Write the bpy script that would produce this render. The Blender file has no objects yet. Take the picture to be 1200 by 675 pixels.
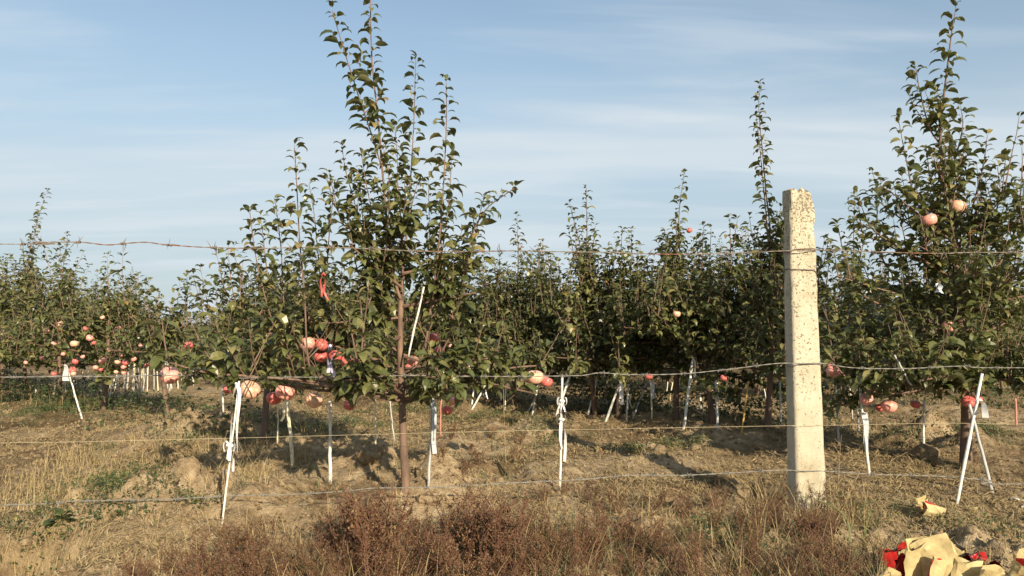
import bpy, math, random
import numpy as np
from mathutils import Vector, Matrix

sc = bpy.context.scene
col = sc.collection
PI = math.pi
R_ = math.radians

# ------------------------------------------------------------------ camera, sky, sun, exposure
FPX = 924.0                      # focal length in pixels of the 1200 px wide photograph
HOR = 381.0                      # horizon row in the photograph
CZ = 0.81
PITCH = math.atan((HOR - 337.5) / FPX)
cd = bpy.data.cameras.new('camera')
cam = bpy.data.objects.new('camera', cd); col.objects.link(cam)
cd.sensor_width = 36.0; cd.lens = FPX / 1200 * 36.0
cd.clip_start = 0.05; cd.clip_end = 6000
cam.location = (0, 0, CZ); cam.rotation_euler = (PI / 2 + PITCH, 0, 0)
sc.camera = cam

SUN_AZ, SUN_EL = 24.0, 23.0      # degrees to the right of straight behind the camera, height
world = bpy.data.worlds.new('World'); sc.world = world; world.use_nodes = True
wn, wl = world.node_tree.nodes, world.node_tree.links
bg = wn['Background']; bg.inputs[1].default_value = 0.105
sky = wn.new('ShaderNodeTexSky'); sky.sky_type = 'NISHITA'; sky.sun_disc = False
sky.sun_elevation = R_(SUN_EL); sky.sun_rotation = R_(180 - SUN_AZ)
sky.air_density = 1.0; sky.dust_density = 1.2; sky.ozone_density = 1.0; sky.altitude = 300
tc = wn.new('ShaderNodeTexCoord'); sep = wn.new('ShaderNodeSeparateXYZ')
wl.new(tc.outputs['Generated'], sep.inputs[0])
def wmath(op, a, b=None, c=None):
    n = wn.new('ShaderNodeMath'); n.operation = op
    for i, v in enumerate((a, b, c)):
        if v is None: continue
        if isinstance(v, (int, float)): n.inputs[i].default_value = v
        else: wl.new(v, n.inputs[i])
    return n.outputs[0]
zz = wmath('ADD', wmath('MAXIMUM', sep.outputs[2], 0.0), 0.10)
cmb = wn.new('ShaderNodeCombineXYZ')
wl.new(wmath('DIVIDE', sep.outputs[0], zz), cmb.inputs[0]); wl.new(wmath('DIVIDE', sep.outputs[1], zz), cmb.inputs[1])
def cloud_noise(scale, sx, sy, rot, lo, hi, off):
    mp = wn.new('ShaderNodeMapping'); mp.inputs['Scale'].default_value = (sx, sy, 1); mp.inputs['Rotation'].default_value = (0, 0, rot)
    mp.inputs['Location'].default_value = off
    wl.new(cmb.outputs[0], mp.inputs[0])
    n = wn.new('ShaderNodeTexNoise'); n.inputs['Scale'].default_value = scale; n.inputs['Detail'].default_value = 5; n.inputs['Roughness'].default_value = 0.5
    n.inputs['Distortion'].default_value = 0.35
    wl.new(mp.outputs[0], n.inputs[0])
    mr = wn.new('ShaderNodeMapRange'); mr.interpolation_type = 'SMOOTHSTEP'
    mr.inputs[1].default_value = lo; mr.inputs[2].default_value = hi; wl.new(n.outputs[0], mr.inputs[0])
    return mr.outputs[0]
c1 = cloud_noise(1.0, 0.26, 0.95, 0.10, 0.40, 0.66, (3.1, 1.7, 0))
c2 = cloud_noise(1.0, 0.9, 3.4, -0.08, 0.46, 0.74, (1.3, 7.2, 0))
cm = wmath('MINIMUM', wmath('ADD', wmath('MULTIPLY', c1, 0.8), wmath('MULTIPLY', c2, 0.42)), 0.88)
mixc = wn.new('ShaderNodeMix'); mixc.data_type = 'RGBA'
mixc.inputs[7].default_value = (3.15, 3.75, 4.25, 1)
low = wn.new('ShaderNodeMapRange'); low.interpolation_type = 'SMOOTHSTEP'      # hazy air near the horizon
low.inputs[1].default_value = 0.06; low.inputs[2].default_value = 0.44; low.inputs[3].default_value = 0.85; low.inputs[4].default_value = 0.18
wl.new(sep.outputs[2], low.inputs[0])
tn = wn.new('ShaderNodeMix'); tn.data_type = 'RGBA'; tn.blend_type = 'MULTIPLY'; tn.inputs[0].default_value = 1; tn.inputs[7].default_value = (1.0, 1.03, .97, 1)
wl.new(sky.outputs[0], tn.inputs[6]); wl.new(low.outputs[0], mixc.inputs[0]); wl.new(tn.outputs[2], mixc.inputs[6])
mixd = wn.new('ShaderNodeMix'); mixd.data_type = 'RGBA'; mixd.inputs[7].default_value = (4.4, 4.9, 5.25, 1)      # thin cirrus
wl.new(cm, mixd.inputs[0]); wl.new(mixc.outputs[2], mixd.inputs[6]); wl.new(mixd.outputs[2], bg.inputs[0])

sun_d = bpy.data.lights.new('sun', 'SUN'); sun = bpy.data.objects.new('sun', sun_d); col.objects.link(sun)
sun_d.energy = 5.0; sun_d.angle = R_(0.55); sun_d.color = (1.0, 0.865, 0.66)
SUNV = Vector((math.sin(R_(SUN_AZ)) * math.cos(R_(SUN_EL)), -math.cos(R_(SUN_AZ)) * math.cos(R_(SUN_EL)), math.sin(R_(SUN_EL))))
sun.rotation_euler = SUNV.to_track_quat('Z', 'Y').to_euler(); sun.location = (3, -4, 6)
sc.view_settings.view_transform = 'Standard'; sc.view_settings.look = 'None'
sc.view_settings.exposure = 0.6; sc.view_settings.gamma = 1.0; sc.view_settings.use_curve_mapping = False
sc.render.engine = 'CYCLES'
sc.cycles.max_bounces = 6; sc.cycles.transparent_max_bounces = 4

# ------------------------------------------------------------------ photo pixel -> place
def ray(px, py):
    u, v = (px - 600) / FPX, (337.5 - py) / FPX
    ca, sa = math.cos(PITCH), math.sin(PITCH)
    return np.array((u, ca - v * sa, sa + v * ca))
def at(px, py, d):                       # the point on that pixel's line that lies d metres out
    r = ray(px, py); return np.array((0, 0, CZ)) + r * (d / r[1])

# ------------------------------------------------------------------ noise and the lie of the land
def hash2(ix, iy, s):
    n = (ix.astype(np.int64) * 374761393 + iy.astype(np.int64) * 668265263 + s * 974634721) & 0x7fffffff
    n = ((n ^ (n >> 13)) * 1274126177) & 0x7fffffff
    n = (n ^ (n >> 16)) & 0xffffff
    return n / float(0xffffff)
def vnoise(x, y, s=0):
    ix, iy = np.floor(x), np.floor(y); fx, fy = x - ix, y - iy
    fx = fx * fx * (3 - 2 * fx); fy = fy * fy * (3 - 2 * fy)
    a, b = hash2(ix, iy, s), hash2(ix + 1, iy, s); c, d = hash2(ix, iy + 1, s), hash2(ix + 1, iy + 1, s)
    return (a + (b - a) * fx) * (1 - fy) + (c + (d - c) * fx) * fy - 0.5
def fbm(x, y, octs=4, s=0, gain=0.5):
    t, a = 0, 1.0
    for i in range(octs):
        t = t + a * vnoise(x * 2.03 ** i + 17.3 * i, y * 2.03 ** i - 9.1 * i, s + i); a *= gain
    return t
ROW_DX = -1.0                             # how far a tree row drifts left for each metre out
def row_x(k, y): return -0.53 + 3.8 * k + ROW_DX * (y - 3.93)
def flat_pt(px, py):
    r = ray(px, py); t = -CZ / r[2]; return r[0] * t, r[1] * t
MOUNDS = [(430, 556, .13, .20), (352, 548, .06, .2), (230, 525, .09, .36), (545, 528, .06, .28), (610, 510, .06, .3), (800, 500, .05, .3), (525, 585, .10, .16),
          (845, 522, .05, .28), (1085, 530, .12, .17), (1150, 540, .07, .25), (175, 610, .08, .35), (270, 600, .05, .3), (690, 480, .05, .5), (480, 600, .06, .2), (760, 545, .03, .3)]
MND = [(*flat_pt(a, b), h * 1.3, r) for a, b, h, r in MOUNDS]
def bare_soil(x, y):                      # 1 where pale earth lies open, 0 where litter covers it
    m = np.zeros(np.shape(x))
    for mx, my, h, r in MND: m = np.maximum(m, np.exp(-(((x - mx) ** 2 + (y - my) ** 2) / (r * r * 1.5)) ** 1.5))
    wide = fbm(x * .75, y * .75, 3, 451)
    return np.clip(1.5 * np.maximum(m, np.clip((wide - .13) * 3.2, 0, .7)) + 1.2 * fbm(x * 3.5, y * 3.5, 3, 452) - .18, 0, 1)
def ground_z(x, y):
    x = np.asarray(x, float); y = np.asarray(y, float)
    far = np.clip((60 - np.hypot(x, y)) / 40, 0, 1)
    z = 0.05 * fbm(x * .8, y * .8, 3, 1)
    wob = 0.25 * fbm(x * 1.3, y * 1.3, 2, 40)
    k = (x + 0.53 - ROW_DX * (y - 3.93)) / 3.8
    dr = (k - np.round(k)) * 3.8 * .707 + wob
    ridge = np.exp(-(dr / .5) ** 2)
    z = z + ridge * (0.055 + 0.06 * fbm(x * 2.2, y * 2.2, 3, 9)) * np.clip((y - 3.4) / .6, 0, 1) * (k > -.4)
    rough = np.clip(0.5 + 1.3 * fbm(x * 1.1, y * 1.1, 2, 21), 0.2, 1.2)
    cl = fbm(x * 5.5, y * 5.5, 5, 5, .55)
    z = z + rough * 0.075 * cl + 0.06 * np.abs(fbm(x * 9, y * 9, 4, 77)) * rough
    for mx, my, h, r in MND:
        d2 = (x - mx) ** 2 + (y - my) ** 2
        m = d2 < 9 * r * r
        z = z + np.where(m, h * np.exp(-d2 / (r * r)) * (1 + 0.9 * cl), 0)
    # the little washed-out bank at the lower left
    e = (x + 1.52) + 0.35 * (y - 2.9) + 0.22 * fbm(x * 4, y * 4, 3, 63)
    gul = np.clip((-e) / .10, 0, 1) * np.clip((2.93 + 0.12 * fbm(x * 5, x * 0 + 3, 3, 8) - y) / .07, 0, 1)
    z = z - 0.13 * gul
    return z * far
def gz(x, y): return float(ground_z(np.array([x]), np.array([y]))[0])
def gp(px, py):                           # the ground point seen at a pixel
    r = ray(px, py); D = np.concatenate((np.arange(1.5, 14, .01), np.arange(14, 60, .2)))
    X, Y, Z = r[0] / r[1] * D, D, CZ + r[2] / r[1] * D
    k = int(np.argmax(Z <= ground_z(X, Y))); p = (X[k], Y[k])
    return np.array((p[0], p[1], gz(p[0], p[1])))

# ------------------------------------------------------------------ mesh building with numpy
class Geo:
    def __init__(s): s.V = []; s.F = []; s.n = 0; s.M = []; s.T = []
    def add(s, V, F, mat=0, tint=0.5):
        V = np.asarray(V, float)
        s.V.append(V)
        t = np.full(len(V), tint) if np.isscalar(tint) else np.asarray(tint)
        s.T.append(t)
        for f in F:
            f = np.asarray(f)
            if len(f) == 0: continue
            s.F.append(f + s.n); s.M.append(np.full(len(f), mat))
        s.n += len(V)
    def mesh(s, name, mats, smooth=True):
        V = np.concatenate(s.V); T = np.concatenate(s.T)
        me = bpy.data.meshes.new(name)
        lt = np.concatenate([np.full(len(f), f.shape[1]) for f in s.F]); L = np.concatenate([f.ravel() for f in s.F])
        ls = np.concatenate(([0], np.cumsum(lt)[:-1]))
        me.vertices.add(len(V)); me.vertices.foreach_set('co', V.astype(np.float32).ravel())
        me.loops.add(len(L)); me.loops.foreach_set('vertex_index', L.astype(np.int32))
        me.polygons.add(len(lt)); me.polygons.foreach_set('loop_start', ls.astype(np.int32))
        me.polygons.foreach_set('loop_total', lt.astype(np.int32))
        me.polygons.foreach_set('material_index', np.concatenate(s.M).astype(np.int32))
        me.polygons.foreach_set('use_smooth', np.full(len(lt), smooth, dtype=bool))
        a = me.attributes.new('tint', 'FLOAT', 'POINT'); a.data.foreach_set('value', T.astype(np.float32))
        for m in mats: me.materials.append(m)
        me.update(calc_edges=True)
        return me
def tube(P, rad, sides=6, cap=True):
    P = np.asarray(P, float); n = len(P)
    rad = np.full(n, rad) if np.isscalar(rad) else np.asarray(rad, float)
    T = np.gradient(P, axis=0); T /= np.linalg.norm(T, axis=1)[:, None] + 1e-9
    ref = np.array((0.31, 0.95, 0.05)) if abs(T[:, 2]).mean() > .6 else np.array((0, 0.1, 1.0))
    A = np.cross(T, ref); A /= np.linalg.norm(A, axis=1)[:, None] + 1e-9; B = np.cross(T, A)
    th = np.arange(sides) * 2 * PI / sides
    V = P[:, None, :] + rad[:, None, None] * (np.cos(th)[None, :, None] * A[:, None, :] + np.sin(th)[None, :, None] * B[:, None, :])
    V = V.reshape(-1, 3)
    i = np.arange(n - 1)[:, None] * sides; j = np.arange(sides)[None, :]; j2 = (j + 1) % sides
    F = [np.stack((i + j, i + j2, i + sides + j2, i + sides + j), -1).reshape(-1, 4)]
    if cap:
        V = np.vstack((V, P[0], P[-1])); jj = np.arange(sides); k = (jj + 1) % sides
        F.append(np.stack((k, jj, np.full(sides, n * sides)), -1))
        b = (n - 1) * sides
        F.append(np.stack((b + jj, b + k, np.full(sides, n * sides + 1)), -1))
    return V, F
def curve(P, n):                         # smooth polyline (Catmull-Rom) through P
    P = np.asarray(P, float)
    if len(P) == 2: return P[0] + (P[1] - P[0]) * np.linspace(0, 1, n)[:, None]
    Q = np.vstack((2 * P[0] - P[1], P, 2 * P[-1] - P[-2])); t = np.linspace(0, len(P) - 1 - 1e-6, n)
    i = t.astype(int); f = (t - i)[:, None]
    a, b, c, d = Q[i], Q[i + 1], Q[i + 2], Q[i + 3]
    return 0.5 * (2 * b + (c - a) * f + (2 * a - 5 * b + 4 * c - d) * f ** 2 + (3 * b - a - 3 * c + d) * f ** 3)
def obj(name, me, parent=None, loc=(0, 0, 0), rot=(0, 0, 0), scale=(1, 1, 1)):
    o = bpy.data.objects.new(name, me); col.objects.link(o)
    o.location = loc; o.rotation_euler = rot; o.scale = scale
    if parent: o.parent = parent
    return o
def tag(o, label=None, cat=None, group=None, kind=None):
    if label: o['label'] = label
    if cat: o['category'] = cat
    if group: o['group'] = group
    if kind: o['kind'] = kind
    return o
def thing(name, loc, label, cat, group=None, rz=0):
    return tag(obj(name, None, loc=tuple(float(c) for c in loc), rot=(0, 0, rz)), label, cat, group)
def one(V, F, name, mat, smooth=True, tint=.5):
    g = Geo(); g.add(V, F, 0, tint); return g.mesh(name, [mat], smooth)

# ------------------------------------------------------------------ materials
def material(name):
    m = bpy.data.materials.new(name); m.use_nodes = True
    nt = m.node_tree; return m, nt.nodes, nt.links, nt.nodes['Principled BSDF']
def ramp(nodes, stops):
    r = nodes.new('ShaderNodeValToRGB'); e = r.color_ramp.elements
    while len(e) < len(stops): e.new(.5)
    for k, (p, c) in enumerate(stops): e[k].position = p; e[k].color = (*c, 1)
    return r
def noise(nodes, links, scale, detail=4, rough=.55, coord='Object', vec=None):
    n = nodes.new('ShaderNodeTexNoise'); n.inputs['Scale'].default_value = scale; n.inputs['Detail'].default_value = detail; n.inputs['Roughness'].default_value = rough
    if vec is None:
        t = nodes.new('ShaderNodeTexCoord'); vec = t.outputs[coord]
    links.new(vec, n.inputs['Vector']); return n
def bump(nodes, links, h, strength, dist, bsdf):
    b = nodes.new('ShaderNodeBump'); b.inputs['Strength'].default_value = strength; b.inputs['Distance'].default_value = dist
    links.new(h, b.inputs['Height']); links.new(b.outputs[0], bsdf.inputs['Normal'])
def mixrgb(nodes, links, fac, a, b, mode='MIX'):
    n = nodes.new('ShaderNodeMix'); n.data_type = 'RGBA'; n.blend_type = mode
    for s, v in ((0, fac), (6, a), (7, b)):
        if isinstance(v, tuple): n.inputs[s].default_value = (*v, 1)
        elif isinstance(v, (int, float)): n.inputs[s].default_value = v
        else: links.new(v, n.inputs[s])
    return n.outputs[2]

def leaf_material(name, use_object, stops, under, trans=.22, rough=.42):
    m, N, L, b = material(name)
    if use_object: s = N.new('ShaderNodeObjectInfo').outputs['Random']
    else:
        a = N.new('ShaderNodeAttribute'); a.attribute_name = 'tint'; s = a.outputs['Fac']
    r = ramp(N, stops); L.new(s, r.inputs[0])
    nz = noise(N, L, 60, 3); c = mixrgb(N, L, .35, r.outputs[0], nz.outputs[0], 'OVERLAY')
    geo = N.new('ShaderNodeNewGeometry')
    c2 = mixrgb(N, L, geo.outputs['Backfacing'], c, mixrgb(N, L, .55, c, under))
    L.new(c2, b.inputs['Base Color']); b.inputs['Roughness'].default_value = rough; b.inputs['Specular IOR Level'].default_value = .45
    tr = N.new('ShaderNodeBsdfTranslucent'); L.new(mixrgb(N, L, .6, c, (.16, .2, .02)), tr.inputs['Color'])
    mx = N.new('ShaderNodeMixShader'); mx.inputs[0].default_value = trans
    L.new(b.outputs[0], mx.inputs[1]); L.new(tr.outputs[0], mx.inputs[2]); L.new(mx.outputs[0], N['Material Output'].inputs[0])
    return m
APPLE_LEAF = [(0, (.048, .060, .019)), (.3, (.092, .106, .034)), (.62, (.155, .154, .052)), (.85, (.225, .200, .076)), (.965, (.26, .20, .075)), (.985, (.30, .21, .04)), (1, (.22, .10, .03))]
M_leaf = leaf_material('apple_leaf', False, APPLE_LEAF, (.17, .175, .11), .22, .36)
M_leaf_o = leaf_material('apple_leaf_single', True, APPLE_LEAF, (.17, .175, .11), .22, .36)
WEED_RED = [(0, (.062, .029, .019)), (.35, (.165, .072, .040)), (.6, (.25, .135, .056)), (.8, (.25, .18, .065)), (1, (.38, .29, .13))]
M_weed = leaf_material('red_weed', False, WEED_RED, (.14, .08, .04), .15, .7)
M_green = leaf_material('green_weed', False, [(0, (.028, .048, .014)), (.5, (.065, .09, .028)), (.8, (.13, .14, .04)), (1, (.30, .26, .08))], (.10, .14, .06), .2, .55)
STRAW = [(0, (.06, .04, .02)), (.3, (.15, .10, .045)), (.6, (.27, .19, .085)), (.85, (.40, .30, .14)), (1, (.52, .42, .22))]
M_straw = leaf_material('dry_grass', False, STRAW, (.4, .3, .15), .12, .75)

def bark_material(name, a, b_, sc_=28):
    m, N, L, b = material(name)
    t = N.new('ShaderNodeTexCoord'); mp = N.new('ShaderNodeMapping'); mp.inputs['Scale'].default_value = (1, 1, .35); L.new(t.outputs['Object'], mp.inputs[0])
    n = noise(N, L, sc_, 6, .65, vec=mp.outputs[0]); r = ramp(N, [(.3, a), (.7, b_)]); L.new(n.outputs[0], r.inputs[0])
    L.new(r.outputs[0], b.inputs['Base Color']); b.inputs['Roughness'].default_value = .75
    bump(N, L, n.outputs[0], .6, .004, b); return m
M_bark = bark_material('apple_bark', (.085, .05, .033), (.235, .15, .098))
M_twig = bark_material('young_shoot_bark', (.10, .06, .042), (.24, .15, .105), 50)
M_deadstem = bark_material('dry_stem', (.22, .14, .07), (.42, .30, .16), 40)

def apple_material(name, stops):
    m, N, L, b = material(name)
    t = N.new('ShaderNodeTexCoord'); oi = N.new('ShaderNodeObjectInfo')
    ad = N.new('ShaderNodeVectorMath'); ad.operation = 'ADD'
    cb = N.new('ShaderNodeCombineXYZ'); mu = N.new('ShaderNodeMath'); mu.operation = 'MULTIPLY'; mu.inputs[1].default_value = 40
    L.new(oi.outputs['Random'], mu.inputs[0]); L.new(mu.outputs[0], cb.inputs[0]); L.new(t.outputs['Object'], ad.inputs[0]); L.new(cb.outputs[0], ad.inputs[1])
    n = noise(N, L, 9, 2, .5, vec=ad.outputs[0])
    mp = N.new('ShaderNodeMapping'); mp.inputs['Scale'].default_value = (1, 1, .12); L.new(ad.outputs[0], mp.inputs[0])
    n2 = noise(N, L, 130, 3, .6, vec=mp.outputs[0])
    f = mixrgb(N, L, .28, n.outputs[0], n2.outputs[0])
    r = ramp(N, stops); L.new(f, r.inputs[0])
    v = N.new('ShaderNodeTexVoronoi'); v.inputs['Scale'].default_value = 260; L.new(t.outputs['Object'], v.inputs[0])
    lt = N.new('ShaderNodeMath'); lt.operation = 'LESS_THAN'; lt.inputs[1].default_value = .16; L.new(v.outputs['Distance'], lt.inputs[0])
    lm = N.new('ShaderNodeMath'); lm.operation = 'MULTIPLY'; lm.inputs[1].default_value = .3; L.new(lt.outputs[0], lm.inputs[0])
    L.new(mixrgb(N, L, lm.outputs[0], r.outputs[0], (.75, .6, .4)), b.inputs['Base Color'])
    b.inputs['Roughness'].default_value = .36; b.inputs['Specular IOR Level'].default_value = .4
    b.inputs['Subsurface Weight'].default_value = 0.0
    return m
M_pink = apple_material('pink_apple_skin', [(.30, (.84, .60, .38)), (.42, (.82, .44, .33)), (.56, (.76, .28, .23)), (.74, (.62, .13, .12))])
M_red = apple_material('red_apple_skin', [(.28, (.76, .36, .26)), (.42, (.64, .18, .15)), (.6, (.54, .10, .09)), (.8, (.38, .05, .05))])
M_pale = apple_material('pale_apple_skin', [(.3, (.80, .62, .36)), (.46, (.78, .50, .33)), (.6, (.72, .34, .25)), (.8, (.62, .2, .17))])

def plain(name, c, rough=.6, var=.25, scale=40, bmp=0, metal=0):
    m, N, L, b = material(name)
    n = noise(N, L, scale, 5, .6)
    r = ramp(N, [(.3, tuple(x * (1 - var) for x in c)), (.7, tuple(min(1, x * (1 + var)) for x in c))]); L.new(n.outputs[0], r.inputs[0])
    L.new(r.outputs[0], b.inputs['Base Color']); b.inputs['Roughness'].default_value = rough; b.inputs['Metallic'].default_value = metal
    if bmp: bump(N, L, n.outputs[0], .5, bmp, b)
    return m
M_white = plain('white_stake', (.66, .63, .56), .6, .28, 30)
M_grey = plain('grey_stake', (.42, .42, .40), .5, .2, 45)
M_cream = plain('cream_stake', (.70, .62, .42), .6, .15, 45)
M_bamboo = plain('bamboo_stake', (.50, .30, .08), .5, .25, 35)
M_pinkstake = plain('faded_red_stake', (.50, .20, .16), .6, .2, 35)
M_ribbon = plain('white_ribbon', (.76, .75, .73), .45, .12, 60)
M_lilac = plain('lilac_ribbon', (.62, .55, .70), .4, .12, 60)
M_silver = plain('silver_ribbon', (.55, .58, .60), .3, .2, 60, metal=.3)
M_redrib = plain('red_ribbon', (.45, .08, .07), .5, .15, 60)
M_galv = plain('galvanised_wire', (.22, .205, .175), .6, .3, 60, metal=.1)
M_string = plain('cream_string', (.42, .36, .22), .7, .15, 60)
M_tie = plain('dark_tie_wire', (.16, .13, .11), .6, .3, 60, metal=.3)
M_stemm = plain('apple_stem', (.14, .09, .04), .7, .2, 60)
def rust_material():
    m, N, L, b = material('rusty_barbed_wire')
    n = noise(N, L, 3.2, 3, .5); n2 = noise(N, L, 90, 3, .6)
    f = mixrgb(N, L, .3, n.outputs[0], n2.outputs[0])
    r = ramp(N, [(.42, (.24, .21, .17)), (.54, (.19, .14, .10)), (.62, (.22, .09, .045)), (.74, (.17, .055, .03))]); L.new(f, r.inputs[0])
    L.new(r.outputs[0], b.inputs['Base Color']); b.inputs['Roughness'].default_value = .7; b.inputs['Metallic'].default_value = .15
    return m
M_rust = rust_material()

def concrete_material():
    m, N, L, b = material('weathered_concrete')
    n = noise(N, L, 7, 6, .65); r = ramp(N, [(.28, (.36, .30, .19)), (.45, (.52, .46, .33)), (.7, (.62, .56, .43))]); L.new(n.outputs[0], r.inputs[0])
    pit = noise(N, L, 95, 5, .62); t = N.new('ShaderNodeTexCoord'); sz = N.new('ShaderNodeSeparateXYZ'); L.new(t.outputs['Object'], sz.inputs[0])
    up = N.new('ShaderNodeMapRange'); up.inputs[1].default_value = .35; up.inputs[2].default_value = 1.35; up.inputs[3].default_value = .665; up.inputs[4].default_value = .56; L.new(sz.outputs[2], up.inputs[0])
    n3 = noise(N, L, 9, 4, .6); mo = N.new('ShaderNodeMath'); mo.operation = 'MULTIPLY_ADD'; mo.inputs[1].default_value = .22; L.new(n3.outputs[0], mo.inputs[0]); L.new(pit.outputs[0], mo.inputs[2])
    sb = N.new('ShaderNodeMath'); sb.operation = 'SUBTRACT'; sb.inputs[1].default_value = .11; L.new(mo.outputs[0], sb.inputs[0])
    df = N.new('ShaderNodeMath'); df.operation = 'SUBTRACT'; L.new(sb.outputs[0], df.inputs[0]); L.new(up.outputs[0], df.inputs[1])
    lt = N.new('ShaderNodeMapRange'); lt.inputs[1].default_value = -.03; lt.inputs[2].default_value = .06; L.new(df.outputs[0], lt.inputs[0])
    c = mixrgb(N, L, lt.outputs[0], r.outputs[0], (.30, .24, .15))
    mps = N.new('ShaderNodeMapping'); mps.inputs['Scale'].default_value = (5, 5, .7); L.new(t.outputs['Object'], mps.inputs[0])
    n4 = noise(N, L, 3.2, 5, .7, vec=mps.outputs[0]); st = ramp(N, [(.50, (0, 0, 0)), (.72, (1, 1, 1))]); L.new(n4.outputs[0], st.inputs[0])
    k = N.new('ShaderNodeMath'); k.operation = 'MULTIPLY'; k.inputs[1].default_value = .45; L.new(st.outputs[0], k.inputs[0])
    L.new(mixrgb(N, L, k.outputs[0], c, (.36, .32, .24)), b.inputs['Base Color'])
    b.inputs['Roughness'].default_value = .9; b.inputs['Specular IOR Level'].default_value = .2
    h = N.new('ShaderNodeMath'); h.operation = 'SUBTRACT'; fine = noise(N, L, 220, 4, .7); L.new(fine.outputs[0], h.inputs[0]); L.new(lt.outputs[0], h.inputs[1])
    bump(N, L, h.outputs[0], 1.0, .004, b); return m
M_conc = concrete_material()
def soil_material():
    m, N, L, b = material('dry_soil')
    n = noise(N, L, .9, 5, .6); n2 = noise(N, L, 14, 6, .7); n3 = noise(N, L, 70, 4, .7)
    base = ramp(N, [(.36, (.06, .038, .02)), (.47, (.16, .106, .056)), (.58, (.34, .25, .14))]); L.new(mixrgb(N, L, .45, n.outputs[0], n2.outputs[0]), base.inputs[0])
    lit = ramp(N, [(.42, (.33, .24, .13)), (.60, (.08, .05, .026))]); L.new(n3.outputs[0], lit.inputs[0])
    n5 = noise(N, L, 2.6, 4, .6); k = ramp(N, [(.44, (0, 0, 0)), (.60, (1, 1, 1))]); L.new(n5.outputs[0], k.inputs[0])
    kk = N.new('ShaderNodeMath'); kk.operation = 'MULTIPLY'; kk.inputs[1].default_value = .6; L.new(k.outputs[0], kk.inputs[0])
    c = mixrgb(N, L, kk.outputs[0], base.outputs[0], lit.outputs[0])
    n6 = noise(N, L, 1.7, 5, .65); g = ramp(N, [(.55, (0, 0, 0)), (.70, (1, 1, 1))]); L.new(n6.outputs[0], g.inputs[0])
    g2 = N.new('ShaderNodeMath'); g2.operation = 'MULTIPLY'; g2.inputs[1].default_value = .45; L.new(g.outputs[0], g2.inputs[0])
    at_ = N.new('ShaderNodeAttribute'); at_.attribute_name = 'tint'; pale = ramp(N, [(.34, (.22, .155, .085)), (.5, (.37, .275, .165)), (.64, (.50, .39, .245))]); L.new(n2.outputs[0], pale.inputs[0])
    L.new(mixrgb(N, L, at_.outputs['Fac'], mixrgb(N, L, g2.outputs[0], c, (.085, .095, .03)), pale.outputs[0]), b.inputs['Base Color'])
    b.inputs['Roughness'].default_value = .95; b.inputs['Specular IOR Level'].default_value = .1
    bump(N, L, mixrgb(N, L, .55, n2.outputs[0], n3.outputs[0]), 1.0, .035, b); return m
M_soil = soil_material()
def paper_material(name, c, rough, spec):
    m, N, L, b = material(name)
    n = noise(N, L, 26, 5, .65); r = ramp(N, [(.3, tuple(x * .72 for x in c)), (.65, tuple(min(1, x * 1.15) for x in c))]); L.new(n.outputs[0], r.inputs[0])
    L.new(r.outputs[0], b.inputs['Base Color']); b.inputs['Roughness'].default_value = rough; b.inputs['Specular IOR Level'].default_value = spec
    v = N.new('ShaderNodeTexVoronoi'); v.feature = 'DISTANCE_TO_EDGE'; v.inputs['Scale'].default_value = 34
    t = N.new('ShaderNodeTexCoord'); L.new(t.outputs['Object'], v.inputs[0])
    bump(N, L, v.outputs['Distance'], .35, .006, b)
    tr = N.new('ShaderNodeBsdfTranslucent'); tr.inputs[0].default_value = (*c, 1); mx = N.new('ShaderNodeMixShader'); mx.inputs[0].default_value = .12
    L.new(b.outputs[0], mx.inputs[1]); L.new(tr.outputs[0], mx.inputs[2]); L.new(mx.outputs[0], N['Material Output'].inputs[0]); return m
M_paper = paper_material('yellow_kraft_paper', (.55, .44, .22), .6, .3)
M_redpaper = paper_material('red_waxed_paper', (.42, .018, .018), .3, .5)
M_blackpaper = paper_material('black_paper_lining', (.02, .018, .016), .5, .4)

# ------------------------------------------------------------------ the ground
def axis(dense, mid, out, steps):
    a = [np.arange(*dense)]
    lo, hi = dense[0], dense[1]
    d = dense[2]; x = hi; up = []
    while x < mid[1]: up.append(x); x += mid[2]
    st = mid[2]
    while x < out: up.append(x); st *= steps; x += st
    up.append(out); x = lo; dn = []
    while x > mid[0]: x -= mid[2]; dn.append(x)
    st = mid[2]
    while x > -out: dn.append(x); st *= steps; x -= st
    dn.append(-out)
    return np.concatenate((np.array(dn)[::-1], a[0], np.array(up)))
GX = np.unique(np.round(axis((-2.6, 2.6, .016), (-7, 7, .05), 1500, 1.22), 5))
GY = np.unique(np.round(axis((2.2, 5.4, .016), (1.2, 13, .05), 1500, 1.20), 5))
XX, YY = np.meshgrid(GX, GY); ZZ = ground_z(XX, YY)
nx, ny = len(GX), len(GY)
i = np.arange(ny - 1)[:, None] * nx; j = np.arange(nx - 1)[None, :]
g = Geo(); g.add(np.stack((XX, YY, ZZ), -1).reshape(-1, 3), [np.stack((i + j, i + j + 1, i + nx + j + 1, i + nx + j), -1).reshape(-1, 4)], 0, bare_soil(XX, YY).ravel())
tag(obj('ground', g.mesh('ground', [M_soil])), kind='structure')

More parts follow.
